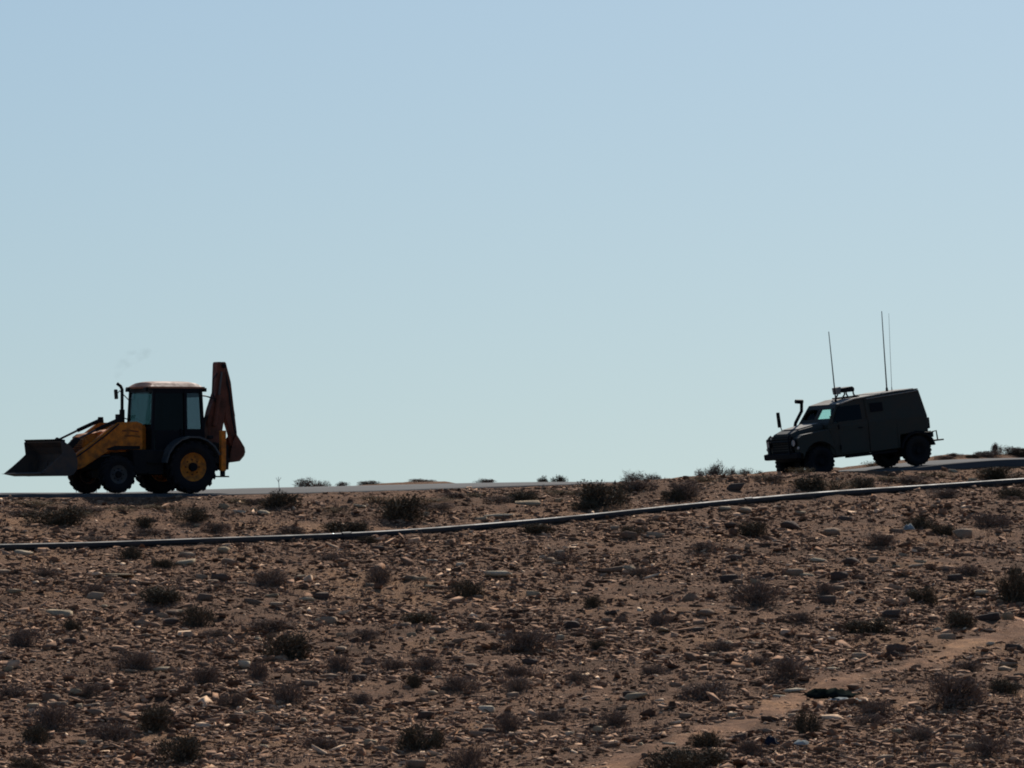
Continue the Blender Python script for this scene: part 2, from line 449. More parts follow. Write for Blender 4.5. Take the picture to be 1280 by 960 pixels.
def scatter_spots(n, y0, y1):
    y = rng.uniform(y0, y1, n); x = rng.uniform(-1, 1, n) * (.0733 * y + 1.2)
    return x, y
def scatter_stones(name, n, size, spread, smax, label):
    x, y = scatter_spots(int(n * 1.9), 116, 190)
    t, q = road_tq(x, y)
    dens = (.6 if size > .05 else .8) + 1.4 * fbm(x, y, .35, 3) + .6 * fbm(x, y, 1.4, 2)
    ok = (q > 3.25) & (rng.random(len(x)) < np.clip(dens, .2, 1))
    pd = path_dist(x, y); ok &= (pd > .58) | (rng.random(len(x)) < (.10 if size > .05 else .5))
    x, y = x[ok][:n], y[ok][:n]
    t, q = road_tq(x, y)
    s = np.minimum(size * np.exp(rng.normal(0, spread, len(x))), smax) * np.where(q < 9, .8, 1.0)
    z = ground_z(x, y)
    V, F = [], []; off = 0
    kind = rng.integers(0, len(TPL), len(x))
    for k in range(len(TPL)):
        I = np.where(kind == k)[0]; v, f = TPL[k]; m_ = len(I)
        if not m_: continue
        a = rng.uniform(0, 2 * np.pi, m_); sx = s[I] * rng.uniform(.8, 1.5, m_); sy = s[I] * rng.uniform(.6, 1.1, m_); sz = s[I] * rng.uniform(.6, 1.15, m_)
        tx = rng.normal(0, .22, m_); ty = rng.normal(0, .22, m_)
        lx = v[None, :, 0] * sx[:, None]; ly = v[None, :, 1] * sy[:, None]; lz = v[None, :, 2] * sz[:, None]
        lz2 = lz + lx * tx[:, None] + ly * ty[:, None]
        wx = lx * np.cos(a)[:, None] - ly * np.sin(a)[:, None] + x[I][:, None]
        wy = lx * np.sin(a)[:, None] + ly * np.cos(a)[:, None] + y[I][:, None]
        wz = lz2 + (z[I] + .10 * s[I])[:, None]
        V.append(np.stack([wx, wy, wz], -1).reshape(-1, 3))
        F.append((f[None] + (np.arange(m_) * len(v))[:, None, None] + off).reshape(-1, 3)); off += m_ * len(v)
    o = link(name, np_mesh(name, np.concatenate(V), np.concatenate(F)), M['stones'])
    o['kind'] = 'stuff'; o['label'] = label; o['category'] = 'stones'
    return o
scatter_stones('rubble', 44000, .056, .46, .17, 'loose brown and tan rubble strewn over the slope')
scatter_stones('gravel', 60000, .030, .35, .07, 'small gravel between the stones on the slope')

# stones that show singly
big = [stone_template(100 + i, fl, 2) for i, fl in enumerate([.28, .32, .36, .5, .55, .7, .42, .6, .3, .45])]
big_me = {}
def big_mesh(k, m):
    if (k, m) not in big_me:
        v, f = big[k]; me = np_mesh('stone', v, f); me.materials.append(M[m]); big_me[(k, m)] = me
    return big_me[(k, m)]
REG = []
def stone(px, py, w_px, h_px, m, label, group=None, k=None, cat='stone'):
    x, y = locate(px, py); s = FPX / y
    half = w_px / s / 2
    k = random.randrange(len(big)) if k is None else k
    o = bpy.data.objects.new('stone', big_mesh(k, m)); COL.objects.link(o)
    hz = max(h_px / s * .85, .03)
    o.scale = (half * .92, half * random.uniform(.6, .95), hz / (big[k][0][:, 2].max() - big[k][0][:, 2].min()) * 1.15)
    o.rotation_euler = (random.gauss(0, .07), random.gauss(0, .07), random.uniform(-.5, .5) + random.choice((0, math.pi)))
    o.location = (x, y, gz(x, y) + hz * .33)
    if group: REG.append((o, m.split('_')[1], x, y, half * 2, hz))
    return tag(o, label, cat, group)
PALE = [(148, 722, 48, 6), (232, 704, 30, 7), (218, 769, 28, 6), (205, 838, 40, 9), (322, 799, 16, 8), (621, 724, 42, 9),
        (524, 729, 24, 7), (538, 736, 20, 5), (667, 744, 22, 9), (712, 917, 14, 8), (548, 850, 16, 7), (828, 788, 20, 6), (464, 929, 20, 9),
        (974, 868, 20, 5), (914, 894, 18, 6), (1226, 742, 22, 8), (1238, 806, 12, 5), (1119, 712, 14, 6), (1023, 699, 30, 5), (944, 731, 14, 8),
        (1172, 788, 14, 6), (1122, 919, 18, 7), (7, 798, 12, 6), (100, 884, 14, 10), (95, 870, 18, 8), (240, 885, 14, 10), (325, 893, 16, 8), (103, 930, 14, 8),
        (175, 912, 10, 12), (306, 889, 14, 6), (540, 700, 18, 5), (30, 692, 26, 6), (280, 690, 20, 9), (375, 720, 18, 6), (400, 776, 14, 5), (10, 837, 16, 8),
        (425, 797, 12, 6), (575, 705, 16, 6), (515, 795, 16, 6), (540, 803, 12, 6), (700, 803, 14, 8), (630, 800, 20, 7), (760, 880, 10, 6), (800, 935, 14, 8),
        (835, 935, 26, 6), (650, 933, 14, 7), (570, 923, 14, 10), (1010, 716, 24, 5), (1150, 705, 18, 5), (1000, 640, 18, 4), (905, 640, 20, 5), (1040, 838, 20, 5),
        (40, 880, 22, 8), (380, 900, 14, 8), (330, 935, 16, 7), (130, 760, 14, 5), (20, 745, 26, 7), (340, 749, 20, 5), (385, 749, 26, 5)]
for a in PALE:
    stone(*a, 'stone_pale', 'pale cream limestone piece lying flat among brown rubble below the pipe', 'pale limestone pieces below the pipe')
UP = [(450, 634, 22, 5), (495, 641, 26, 6), (533, 646, 12, 6), (625, 645, 44, 5), (660, 631, 40, 5), (700, 628, 12, 8), (280, 634, 16, 8), (300, 640, 18, 7), (330, 645, 20, 7), (246, 656, 10, 5), (8, 664, 18, 7), (318, 638, 10, 5), (600, 650, 20, 5), (1215, 600, 16, 5), (1192, 590, 14, 5)]
for a in UP:
    stone(*a, 'stone_pale', 'pale stone on the strip of slope between the pipe and the road', 'pale stones between pipe and road')
stone(74, 771, 40, 11, 'stone_pale', 'broad pale limestone slab beside a patch of bare ochre soil', k=0)
stone(769, 712, 52, 9, 'stone_brown', 'broad tan bedrock slab with a small white stone on its end', k=1)
stone(786, 713, 20, 11, 'stone_pale', 'small whitish stone on the end of a broad tan slab', k=3)
stone(306, 837, 19, 12, 'stone_pale', 'blocky pale stone standing out between two dark shrubs', k=5)
stone(608, 890, 24, 10, 'stone_pale', 'bright angular white stone lying alone on dark rubble', k=3)
stone(793, 871, 38, 9, 'stone_pale', 'wide low pale slab broken into layers on the lower slope', k=8)
stone(746, 917, 16, 11, 'stone_pale', 'rounded bright cream stone on the lower slope', k=5)
stone(994, 862, 32, 6, 'stone_pale', 'long thin white slab at the edge of the dirt path', k=0)
stone(1260, 775, 20, 13, 'stone_pale', 'jagged bright white rock beside the upper end of the dirt path', k=5)
stone(863, 750, 25, 15, 'stone_brown', 'rounded tan boulder lit on top on the middle slope', k=5)
stone(714, 783, 25, 13, 'stone_dark', 'smooth rounded nearly black boulder on the middle slope', k=5)
stone(912, 727, 27, 13, 'stone_dark', 'blocky dark boulder with a flat top below the pipe', k=3)
stone(920, 613, 28, 11, 'stone_dark', 'dark rounded rock just above the pipe', k=7)
stone(985, 662, 33, 12, 'stone_dark', 'wide dark humped rock below the pipe', k=4)
stone(1233, 776, 40, 12, 'stone_dark', 'long dark rock lying against a jagged white rock', k=6)
stone(1062, 705, 28, 11, 'stone_dark', 'low dark rock with a pale slab in front on the slope', k=4)
stone(1206, 672, 36, 15, 'stone_brown', 'grey brown boulder among dark shrubs below the pipe', k=7)
n_left = 190
rs = random.Random(3)
for i in range(n_left):
    px = rs.uniform(-5, 1285); py = 640 + (960 - 640) * (rs.random() ** .75)
    lim = float(np.interp(px, [a for a, b in PIPE], [b for a, b in PIPE])) + 12
    if py < lim: continue
    x, y = locate(px, py)
    if path_dist(np.array([x]), np.array([y]))[0] < .7: continue
    wpx = rs.uniform(12, 30)
    if rs.random() < .72: stone(px, py, wpx, wpx * rs.uniform(.22, .45), 'stone_brown', 'tan brown stone half sunk in the rubble below the pipe', 'tan brown stones below the pipe')
    else: stone(px, py, wpx, wpx * rs.uniform(.35, .5), 'stone_dark', 'dark brown stone half sunk in the rubble below the pipe', 'dark brown stones below the pipe')

# ------------------------------------------------------------------ shrubs
def shrub_template(seed, n, thin, twiggy, shape=1.0):
    """small leaf and twig slivers through an uneven dome of width 2 and height 1, and the stems that carry them"""
    rs = np.random.default_rng(seed)
    nc = 15
    th = rs.uniform(0, 2 * np.pi, nc) * rs.choice([1, 1, .75]); rr = np.sqrt(rs.random(nc)) * .74
    cx, cy = rr * np.cos(th), rr * np.sin(th); cz = (.30 + .42 * rs.random(nc)) * (1 - .45 * rr ** 2) * shape
    cr = rs.uniform(.24, .42, nc)
    pick = rs.integers(0, nc, n)
    d = rs.normal(0, 1, (n, 3)); d /= np.linalg.norm(d, axis=1)[:, None]; d *= (rs.random(n) ** .45)[:, None]
    p = np.stack([cx[pick] + d[:, 0] * cr[pick] * 1.2, cy[pick] + d[:, 1] * cr[pick] * 1.2, cz[pick] + d[:, 2] * cr[pick] * .9], -1)
    low = rs.random(n) < .32
    p[low, 2] *= rs.random(low.sum()) * .6
    p[:, 2] = np.abs(p[:, 2])
    up = np.stack([p[:, 0] * .9, p[:, 1] * .9, np.full(n, .55)], -1) + rs.normal(0, .55, (n, 3)); up /= np.linalg.norm(up, axis=1)[:, None]
    sd_ = np.cross(up, rs.normal(0, 1, (n, 3))); sd_ /= np.linalg.norm(sd_, axis=1)[:, None]
    L = rs.uniform(.05, .13, n) * (1.35 if twiggy else 1); W = rs.uniform(.6, 1.3, n) * thin
    a = p - sd_ * W[:, None]; b = p + sd_ * W[:, None]; c = p + up * L[:, None]; e = p - up * (L * .5)[:, None]
    e[:, 2] = np.maximum(e[:, 2], -.02)
    v = np.stack([e, b, c, a], 1).reshape(-1, 3); f = np.arange(n * 4).reshape(n, 4)
    bm = BM()
    for i in range(nc):
        for j in range(2):
            end = Vector((cx[i] + rs.normal(0, .12), cy[i] + rs.normal(0, .12), cz[i] + rs.uniform(.05, .25)))
            mid = Vector((end.x * .5 + rs.normal(0, .05), end.y * .5 + rs.normal(0, .05), end.z * .45))
            tube(bm, [(0, 0, -.06), mid, end], .022, 4, .006, False)
    me = bpy.data.meshes.new('stems'); bm.to_mesh(me); bm.free(); me.materials.append(M['twig'])
    return np_mesh('foliage', v, f), me
SH = {}
for kind, m, n, thin, tw in (('green', 'leaf_green', 2700, .020, False), ('brown', 'leaf_brown', 2300, .013, True), ('dark', 'leaf_green', 2500, .018, True), ('straw', 'leaf_straw', 900, .012, True)):
    SH[kind] = []
    for s in range(6):
        fo, st = shrub_template(hash_ := {'green': 10, 'brown': 30, 'dark': 50, 'straw': 70}[kind] + s, n, thin, tw)
        fo.materials.append(M[m] if kind != 'dark' else M['leaf_green']); SH[kind].append((fo, st))
def shrub(x, y, wid, hei, kind, label, group=None, name='shrub', sink=.02):
    z = gz(x, y) - sink
    fo, st = random.choice(SH[kind])
    t = thing(name, label, 'shrub', (x, y, z), (0, 0, random.uniform(0, 6.28)), group)
    for nm, me in (('foliage', fo), ('stems', st)):
        o = bpy.data.objects.new(nm, me); COL.objects.link(o); o.parent = t
        o.scale = (wid / 1.8, wid / 1.8 * random.uniform(.8, 1.05), hei / .92)
    return t
SPOTS = []
def shrub_px(px, py, wp, hp, kind, label, group=None):
    x, y = locate(px, py); s = FPX / y
    o = shrub(x, y, wp / s * 1.25, hp / s * 1.0, kind, label, group)
    SPOTS.append((x, y, kind))
    if group: REG.append((o, kind, x, y, wp / s, hp / s))
    return o
LOW = [(165, 697, 25, 18, 'dark'), (205, 705, 28, 12, 'dark'), (339, 731, 48, 24, 'brown'), (119, 744, 32, 20, 'brown'), (205, 754, 50, 20, 'dark'),
       (34, 808, 38, 26, 'brown'), (91, 791, 22, 18, 'dark'), (168, 835, 50, 28, 'brown'), (254, 855, 36, 22, 'brown'),
       (322, 850, 24, 28, 'brown'), (423, 840, 28, 26, 'brown'), (361, 878, 36, 32, 'brown'), (65, 914, 50, 36, 'brown'), (44, 932, 34, 26, 'green'), (144, 925, 52, 28, 'brown'),
       (195, 918, 44, 32, 'dark'), (222, 950, 50, 36, 'green'), (34, 962, 40, 24, 'green'), (339, 788, 50, 16, 'brown'), (472, 729, 38, 26, 'brown'), (583, 744, 34, 24, 'green'),
       (524, 774, 52, 18, 'dark'), (742, 760, 20, 16, 'dark'), (747, 810, 20, 14, 'dark'), (658, 811, 55, 30, 'brown'), (645, 845, 30, 22, 'brown'), (648, 865, 36, 20, 'brown'),
       (517, 863, 16, 22, 'dark'), (529, 838, 36, 22, 'brown'), (575, 865, 40, 22, 'brown'), (527, 935, 44, 38, 'green'), (583, 958, 40, 34, 'brown'), (635, 912, 36, 28, 'brown'),
       (769, 908, 36, 20, 'brown'), (487, 838, 36, 22, 'brown'), (826, 778, 24, 18, 'brown'), (460, 676, 22, 11, 'dark'), (790, 668, 24, 13, 'green'),
       (941, 668, 36, 18, 'dark'), (1149, 657, 34, 17, 'dark'), (1180, 668, 30, 14, 'dark'), (1097, 685, 38, 16, 'brown'), (1028, 744, 24, 20, 'brown'), (1152, 752, 40, 22, 'dark'),
       (944, 760, 56, 32, 'brown'), (1087, 791, 50, 20, 'dark'), (1203, 784, 36, 22, 'dark'), (1210, 835, 36, 14, 'brown'),
       (1098, 895, 40, 26, 'brown'), (884, 875, 60, 28, 'brown'), (870, 958, 60, 26, 'dark'), (935, 945, 32, 24, 'brown'),
       (1085, 908, 30, 16, 'brown'), (672, 665, 34, 13, 'dark'), (112, 676, 34, 8, 'brown'), (1265, 622, 34, 14, 'dark'), (1182, 622, 40, 14, 'brown'), (1240, 655, 40, 20, 'brown'),
       (1150, 925, 40, 20, 'brown'), (1235, 945, 44, 26, 'brown'), (1255, 870, 36, 22, 'dark'), (690, 900, 34, 16, 'brown'), (720, 850, 30, 14, 'brown'), (450, 880, 34, 18, 'brown'),
       (400, 930, 40, 20, 'brown'), (290, 880, 30, 18, 'brown'), (110, 870, 34, 18, 'brown'), (15, 870, 36, 20, 'brown'), (270, 800, 30, 12, 'brown'), (450, 800, 40, 14, 'brown'),
       (600, 790, 36, 12, 'brown'), (880, 690, 34, 12, 'brown'), (800, 720, 30, 12, 'brown'), (700, 700, 34, 14, 'brown'), (1000, 780, 34, 14, 'brown'), (900, 810, 40, 16, 'brown'),
       (820, 840, 36, 16, 'brown'), (950, 830, 34, 14, 'brown'), (60, 720, 30, 10, 'brown'), (415, 700, 30, 10, 'brown'), (1210, 720, 36, 14, 'brown')]
LL = {'green': ('rounded grey green desert shrub on the stony slope below the pipe', 'green shrubs below the pipe'),
      'brown': ('dry brown twiggy dwarf shrub on the stony slope below the pipe', 'dry brown shrubs below the pipe'),
      'dark': ('low dark olive scrub bush on the stony slope below the pipe', 'dark scrub bushes below the pipe')}
for a in LOW: shrub_px(*a[:5], *LL[a[4]])
shrub_px(247, 784, 34, 30, 'green', 'upright leafy green shrub beside a patch of bare sandy soil')
shrub_px(358, 823, 62, 34, 'green', 'broad domed grey green shrub, widest on the slope under the backhoe loader')
shrub_px(1270, 748, 44, 46, 'dark', 'tall dark bush above the upper end of the dirt path')
shrub_px(991, 853, 48, 30, 'brown', 'brown bush overhanging a long thin white slab by the dirt path')
shrub_px(1008, 917, 28, 38, 'green', 'tall narrow dark green bush beside the dirt path near a plastic sheet')
shrub_px(1186, 885, 74, 46, 'brown', 'very wide brown bush below the dirt path, largest of the dry shrubs')
shrub_px(884, 935, 38, 20, 'dark', 'small dark bush on the lower edge of the dirt path')
shrub_px(845, 962, 60, 34, 'green', 'dark green bush at the lower end of the dirt path')
MID = [(181, 658, 24, 14, 'dark'), (186, 668, 30, 9, 'brown'), (238, 651, 36, 18, 'green'), (269, 664, 28, 14, 'brown'), (363, 667, 36, 12, 'brown'), (432, 663, 44, 18, 'dark'),
       (322, 630, 26, 10, 'brown'), (653, 627, 32, 16, 'dark'), (730, 637, 30, 11, 'green'), (797, 612, 42, 14, 'brown'), (845, 622, 28, 15, 'dark'), (858, 620, 40, 22, 'brown'),
       (1013, 613, 42, 20, 'dark'), (1076, 608, 30, 15, 'dark'), (1140, 602, 40, 10, 'brown'), (560, 622, 40, 8, 'brown'), (620, 628, 40, 9, 'brown'), (110, 640, 40, 10, 'brown'),
       (30, 645, 40, 10, 'brown'), (550, 640, 36, 9, 'brown'), (960, 602, 36, 9, 'brown')]
ML = {'green': ('grey green shrub growing between the pipe and the road', 'green shrubs between pipe and road'),
      'brown': ('dry brown tuft growing between the pipe and the road', 'dry tufts between pipe and road'),
      'dark': ('dark olive bush growing between the pipe and the road', 'dark bushes between pipe and road')}
for a in MID: shrub_px(*a[:5], *ML[a[4]])
shrub_px(72, 656, 56, 28, 'green', 'wide grey green shrub between the pipe and the loader bucket')
shrub_px(349, 634, 40, 20, 'dark', 'dark bush with a thin stalk at the road edge behind the backhoe loader')
shrub_px(497, 651, 58, 34, 'green', 'large loose olive shrub just above the pipe below the open road')
shrub_px(752, 635, 60, 32, 'green', 'biggest dense dark green shrub, touching the pipe from above')
shrub_px(1255, 597, 54, 15, 'green', 'flat olive shrub between the pipe and the road behind the armoured vehicle')
shrub_px(1045, 611, 44, 16, 'straw', 'straw yellow dry grass clump below the armoured vehicle')
shrub_px(90, 645, 50, 12, 'straw', 'straw yellow dry grass patch below the loader bucket')
shrub_px(470, 630, 40, 10, 'straw', 'straw yellow dry grass patch below the open road')
for a in [(40, 632, 50, 8), (150, 640, 44, 8), (200, 634, 40, 7), (300, 628, 44, 8), (420, 640, 40, 8), (545, 630, 50, 7), (600, 622, 44, 7), (700, 618, 44, 7), (880, 604, 44, 8), (960, 600, 40, 8), (1110, 598, 40, 7), (1170, 594, 40, 7)]:
    shrub_px(*a, 'straw', 'low patch of straw yellow dry grass on the verge', 'dry grass patches by the road')
shrub_px(1000, 592, 34, 9, 'straw', 'straw tuft in front of the front wheel of the armoured vehicle')
def sky_shrub(px, py_top, wp, kind, far, label, group=None):
    x, y = behind_road(px, far); s = FPX / y
    z = gz(x, y); top = (HOR - py_top) / s
    return shrub(x, y, wp / s * 1.1, max(top - z, .12), kind, label, group)
for a in [(391, 595, 40, 'brown', 4), (678, 593, 16, 'green', 3), (699, 592, 18, 'green', 3), (797, 586, 34, 'brown', 3), (817, 589, 22, 'brown', 3), (893, 575, 26, 'brown', 3), (914, 581, 18, 'brown', 3),
          (939, 583, 30, 'brown', 2), (878, 583, 20, 'brown', 3), (1178, 568, 30, 'brown', 2.2), (1195, 571, 22, 'brown', 2.6), (1216, 568, 20, 'dark', 2.4), (1238, 561, 40, 'brown', 2.6), (1262, 556, 36, 'brown', 3),
          (1280, 560, 40, 'dark', 2.6), (1246, 552, 14, 'brown', 3.2), (1300, 556, 46, 'brown', 3), (462, 599, 26, 'brown', 2.5), (528, 597, 30, 'brown', 2.5), (606, 597, 26, 'brown', 2.5), (428, 601, 16, 'brown', 3), (1090, 574, 26, 'straw', 2)]:
    k = a[3]; where = ' behind the loader boom' if a[0] < 445 else ' on a low mound' if a[0] < 640 else ' over the empty stretch' if a[0] < 850 else ' ahead of the armoured vehicle' if a[0] < 960 else ' on the bank behind the armoured vehicle'
    sz = 'tiny ' if a[2] < 19 else 'small ' if a[2] < 27 else 'middling ' if a[2] < 35 else 'wide '
    o_ = sky_shrub(*a, {'brown': 'dry brown bush on the skyline along the far side of the road', 'green': 'small grey green bush on the skyline along the far side of the road', 'dark': 'dark bush on the skyline along the far side of the road', 'straw': 'straw coloured tuft seen beneath the armoured vehicle'}[k],
              {'brown': 'dry bushes beyond the road', 'green': 'green bushes beyond the road', 'dark': 'dark bushes beyond the road', 'straw': None}[k])
    if k != 'straw': o_['label'] = sz + {'brown': 'dry brown', 'green': 'grey green', 'dark': 'dark'}[k] + ' skyline bush beyond the road' + where
# tell the stones and shrubs apart by look, size and what they stand beside
SHN = {'green': 'grey green shrub', 'brown': 'dry brown shrub', 'dark': 'dark olive bush', 'straw': 'straw yellow clump'}
def beside(o, x, y, own):
    pdist = float(path_dist(np.array([x]), np.array([y]))[0]); py_ = float(np.interp(x, PXW, PYW)); dp = py_ - y
    best = min(((math.hypot(x - a, (y - b) * .6), k) for a, b, k in SPOTS if math.hypot(x - a, y - b) > .05), default=(99, ''))
    if pdist < 1.6: return 'at the edge of the dirt path'
    if -.0 > dp: return 'by the road, ' + ('next to a ' + SHN[best[1]] if best[0] < 1.0 else 'on open ground')
    if dp < 3.5: return 'under the pipe, ' + ('next to a ' + SHN[best[1]] if best[0] < 1.0 else 'on open ground')
    if best[0] < .85: return 'next to a ' + SHN[best[1]] + ' on the slope'
    if own == 'shrub':
        for kk, nm in (('pale', 'cream'), ('dark', 'dark brown'), ('brown', 'tan')):
            dd = [math.hypot(t[2] - x, (t[3] - y) * .6) for t in REG if t[0].type == 'MESH' and t[1] == kk]
            if min(dd) < .75: return 'with a ' + nm + ' stone at its foot'
    side = np.array([(t[2] - x) ** 2 + (t[3] - y) ** 2 for t in REG if t[1] == 'pale' and t[0] is not o])
    if side.min() < .8: return 'next to a pale stone on open rubble'
    return 'on open rubble away from any shrub' if own == 'stone' else 'alone on open rubble'
for o, kind, x, y, wd, ht in REG:
    ar = ht / max(wd, .01)
    if kind in ('pale', 'brown', 'dark') and o.type == 'MESH':
        size = 'tiny' if wd < .22 else 'small' if wd < .30 else 'middling' if wd < .42 else 'large'
        form = 'thin slab' if ar < .28 else 'flat stone' if ar < .36 else 'low stone' if ar < .44 else 'blocky stone'
        lab = size + ' ' + {'pale': 'cream', 'brown': 'tan', 'dark': 'dark brown'}[kind] + ' ' + form + ' ' + beside(o, x, y, 'stone')
    else:
        size = 'small' if wd < .45 else 'middling' if wd < .62 else 'broad' if wd < .85 else 'very broad'
        form = 'low' if ar < .42 else 'domed' if ar < .62 else 'upright'
        lab = size + ' ' + form + ' ' + SHN[kind] + ' ' + beside(o, x, y, 'shrub')
    o['label'] = lab; o['group'] = lab
cnt = {}
for r_ in REG: cnt[r_[0]['label']] = cnt.get(r_[0]['label'], 0) + 1
for r_ in REG:
    if cnt[r_[0]['label']] == 1: del r_[0]['group']; r_[0]['group'] = 'stones on the slope' if r_[0].type == 'MESH' else 'shrubs on the slope'
# dry ground cover nobody could count
def ground_cover():
    n = 3600
    x, y = scatter_spots(n * 2, 116, 190); t, q = road_tq(x, y)
    ok = (q > 3.4) & (path_dist(x, y) > .8) & (fbm(x, y, .6, 3) > -.1)
    x, y = x[ok][:n], y[ok][:n]; n = len(x); z = ground_z(x, y)
    nb = 9
    X = np.repeat(x, nb) + rng.normal(0, .07, n * nb); Y = np.repeat(y, nb) + rng.normal(0, .07, n * nb); Z = np.repeat(z, nb) - .01
    h = rng.uniform(.04, .13, n * nb); lx = rng.normal(0, .05, n * nb); ly = rng.normal(0, .05, n * nb); wd = rng.uniform(.006, .016, n * nb); an = rng.uniform(0, 6.28, n * nb)
    v = np.stack([np.stack([X - wd * np.cos(an), Y - wd * np.sin(an), Z], -1), np.stack([X + wd * np.cos(an), Y + wd * np.sin(an), Z], -1), np.stack([X + lx, Y + ly, Z + h], -1)], 1).reshape(-1, 3)
    o = link('dry_ground_cover', np_mesh('dry_ground_cover', v, np.arange(len(v)).reshape(-1, 3)), M['leaf_brown'])
    o['kind'] = 'stuff'; o['label'] = 'short dry stubble between the stones'; o['category'] = 'ground cover'
ground_cover()
_x, _y = locate(348, 631); _z = gz(_x, _y); _h = (HOR - 596) * _y / FPX - _z
bm = BM(); tube(bm, [(_x, _y, _z - .03), (_x + .02, _y, _z + _h * .6), (_x, _y, _z + _h)], .012, 5, .006)
tube(bm, [(_x + .01, _y, _z + _h * .85), (_x + .07, _y, _z + _h * .98)], .008, 5, .004); tube(bm, [(_x + .01, _y, _z + _h * .8), (_x - .06, _y, _z + _h * .97)], .008, 5, .004)
tag(finish(bm, 'dry_stalk', M['stalk'], None), 'thin upright dry stalk sprouting from a dark bush at the road edge', 'dry plant')
# pale stalks under the loader bucket, on the far verge
for i, (px, top, lean) in enumerate([(96, 597, -.04), (134, 598, .0), (120, 603, .05)]):
    x, y = behind_road(px, 1.2); z = gz(x, y); h = (HOR - top) * y / FPX - z
    bm = BM(); tube(bm, [(x, y, z - .03), (x + lean * .4, y, z + h * .5), (x + lean, y, z + h)], .012, 5, .007)
    tube(bm, [(x, y, z + h * .1), (x + .10 + lean, y + .05, z + h * .35)], .008, 5, .004)
    o = finish(bm, 'dry_stalk', M['stalk'], None)
    tag(o, 'thin pale dry stalk on the far verge beneath the loader bucket', 'dry plant', 'pale stalks beneath the loader bucket')

# ------------------------------------------------------------------ litter
def crumpled(px, py, wp, hp, m, name, label, cat, seed, nx_=14, ny_=9):
    x, y = locate(px, py); s = FPX / y; W = wp / s; D = W * .8; H = hp / s
    rs2 = np.random.default_rng(seed)
    v = []
    for j in range(ny_):
        for i in range(nx_):
            u, w_ = i / (nx_ - 1) - .5, j / (ny_ - 1) - .5
            fall = max(0, 1 - (2 * abs(u)) ** 3) * max(0, 1 - (2 * abs(w_)) ** 2.5)
            wx = x + u * W * (1 + .2 * rs2.normal()); wy = y + w_ * D * (1 + .12 * rs2.normal())
            v.append((wx, wy, gz(wx, wy) + .035 + H * fall * rs2.uniform(.25, .95)))
    f = [(j * nx_ + i, j * nx_ + i + 1, (j + 1) * nx_ + i + 1, (j + 1) * nx_ + i) for j in range(ny_ - 1) for i in range(nx_ - 1)]
    o = link(name, np_mesh(name, np.array(v), np.array(f)), M[m]); tag(o, label, cat)
    so = o.modifiers.new('thickness', 'SOLIDIFY'); so.thickness = .006
    return o
crumpled(1037, 870, 58, 13, 'sheet_green', 'plastic_sheet', 'crumpled dark green plastic sheet lying beside the dirt path', 'plastic sheet', 4)
crumpled(1056, 880, 36, 4, 'sheet_white', 'plastic_scrap', 'torn white plastic strip along the edge of the dark green sheet', 'plastic scrap', 5, 12, 6)
crumpled(964, 935, 18, 13, 'blue', 'cloth_rag', 'small dark blue crumpled rag on the slope under the dirt path', 'rag', 6, 8, 6)
crumpled(1000, 938, 20, 7, 'sheet_white', 'plastic_scrap', 'small whitish plastic scrap on the rubble under the dirt path', 'plastic scrap', 8, 8, 6)
crumpled(1136, 663, 14, 10, 'sheet_white', 'plastic_scrap', 'white plastic scrap against a dark bush below the pipe', 'plastic scrap', 9, 8, 6)

# ------------------------------------------------------------------ wheels
def wheel(parent, c, rad, wid, rim_r, rim_m, side, lugs=18, lug_h=.035, hub_r=.13, bolts=8):
    """hub mesh carrying tyre and rim"""
    hub = BM(); so = side * wid * .5
    tube(hub, [(c[0], c[1] + so * .15, c[2]), (c[0], c[1] + so * .95, c[2])], hub_r, 16, hub_r * .8)
    for k in range(bolts):
        a = 2 * math.pi * k / bolts; bx_, bz_ = c[0] + hub_r * 1.45 * math.cos(a), c[2] + hub_r * 1.45 * math.sin(a)
        tube(hub, [(bx_, c[1] + so * .3, bz_), (bx_, c[1] + so * .52, bz_)], .018, 6)
    h = finish(hub, 'wheel', M['oliveblk'], parent)
    ty = BM(); w2 = wid / 2; sh = rad - lug_h
    prof = [(rim_r, -w2 * .75), (rim_r + (sh - rim_r) * .45, -w2), (sh - .05, -w2 * .98), (sh, -w2 * .8), (sh, 0), (sh, w2 * .8), (sh - .05, w2 * .98), (rim_r + (sh - rim_r) * .45, w2), (rim_r, w2 * .75)]
    lathe(ty, prof, 40, c)
    for k in range(lugs):
        for sg in (-1, 1):
            a0 = 2 * math.pi * (k + (.5 if sg > 0 else 0)) / lugs; da = 2 * math.pi / lugs
            vs_ = []
            for r_ in (sh - .012, rad):
                for (aa, yy) in ((a0, 0.02), (a0 + da * .42, 0.02), (a0 + da * .95, w2 * .99), (a0 + da * .52, w2 * .99)):
                    rr = r_ if yy < .1 else r_ - .012
                    vs_.append(ty.verts.new((c[0] + rr * math.cos(aa), c[1] + sg * yy, c[2] + rr * math.sin(aa))))
            for f in ((0, 1, 2, 3), (7, 6, 5, 4), (0, 4, 5, 1), (1, 5, 6, 2), (2, 6, 7, 3), (3, 7, 4, 0)): ty.faces.new([vs_[i] for i in f])
    finish(ty, 'tyre', M['tyre'], h)
    rm = BM()
    lathe(rm, [(rim_r + .015, -w2 * .76), (rim_r - .03, -w2 * .6), (rim_r - .05, 0), (rim_r - .03, w2 * .6), (rim_r + .015, w2 * .76)], 32, c)
    yv = so * .35
    lathe(rm, [(.005, yv + so * .2), (hub_r * .8, yv + so * .22), (hub_r * 1.7, yv), (rim_r - .10, yv + so * .05), (rim_r - .02, yv + so * .25), (rim_r + .01, yv + so * .3)], 32, c)
    finish(rm, 'rim', rim_m, h)
    return h

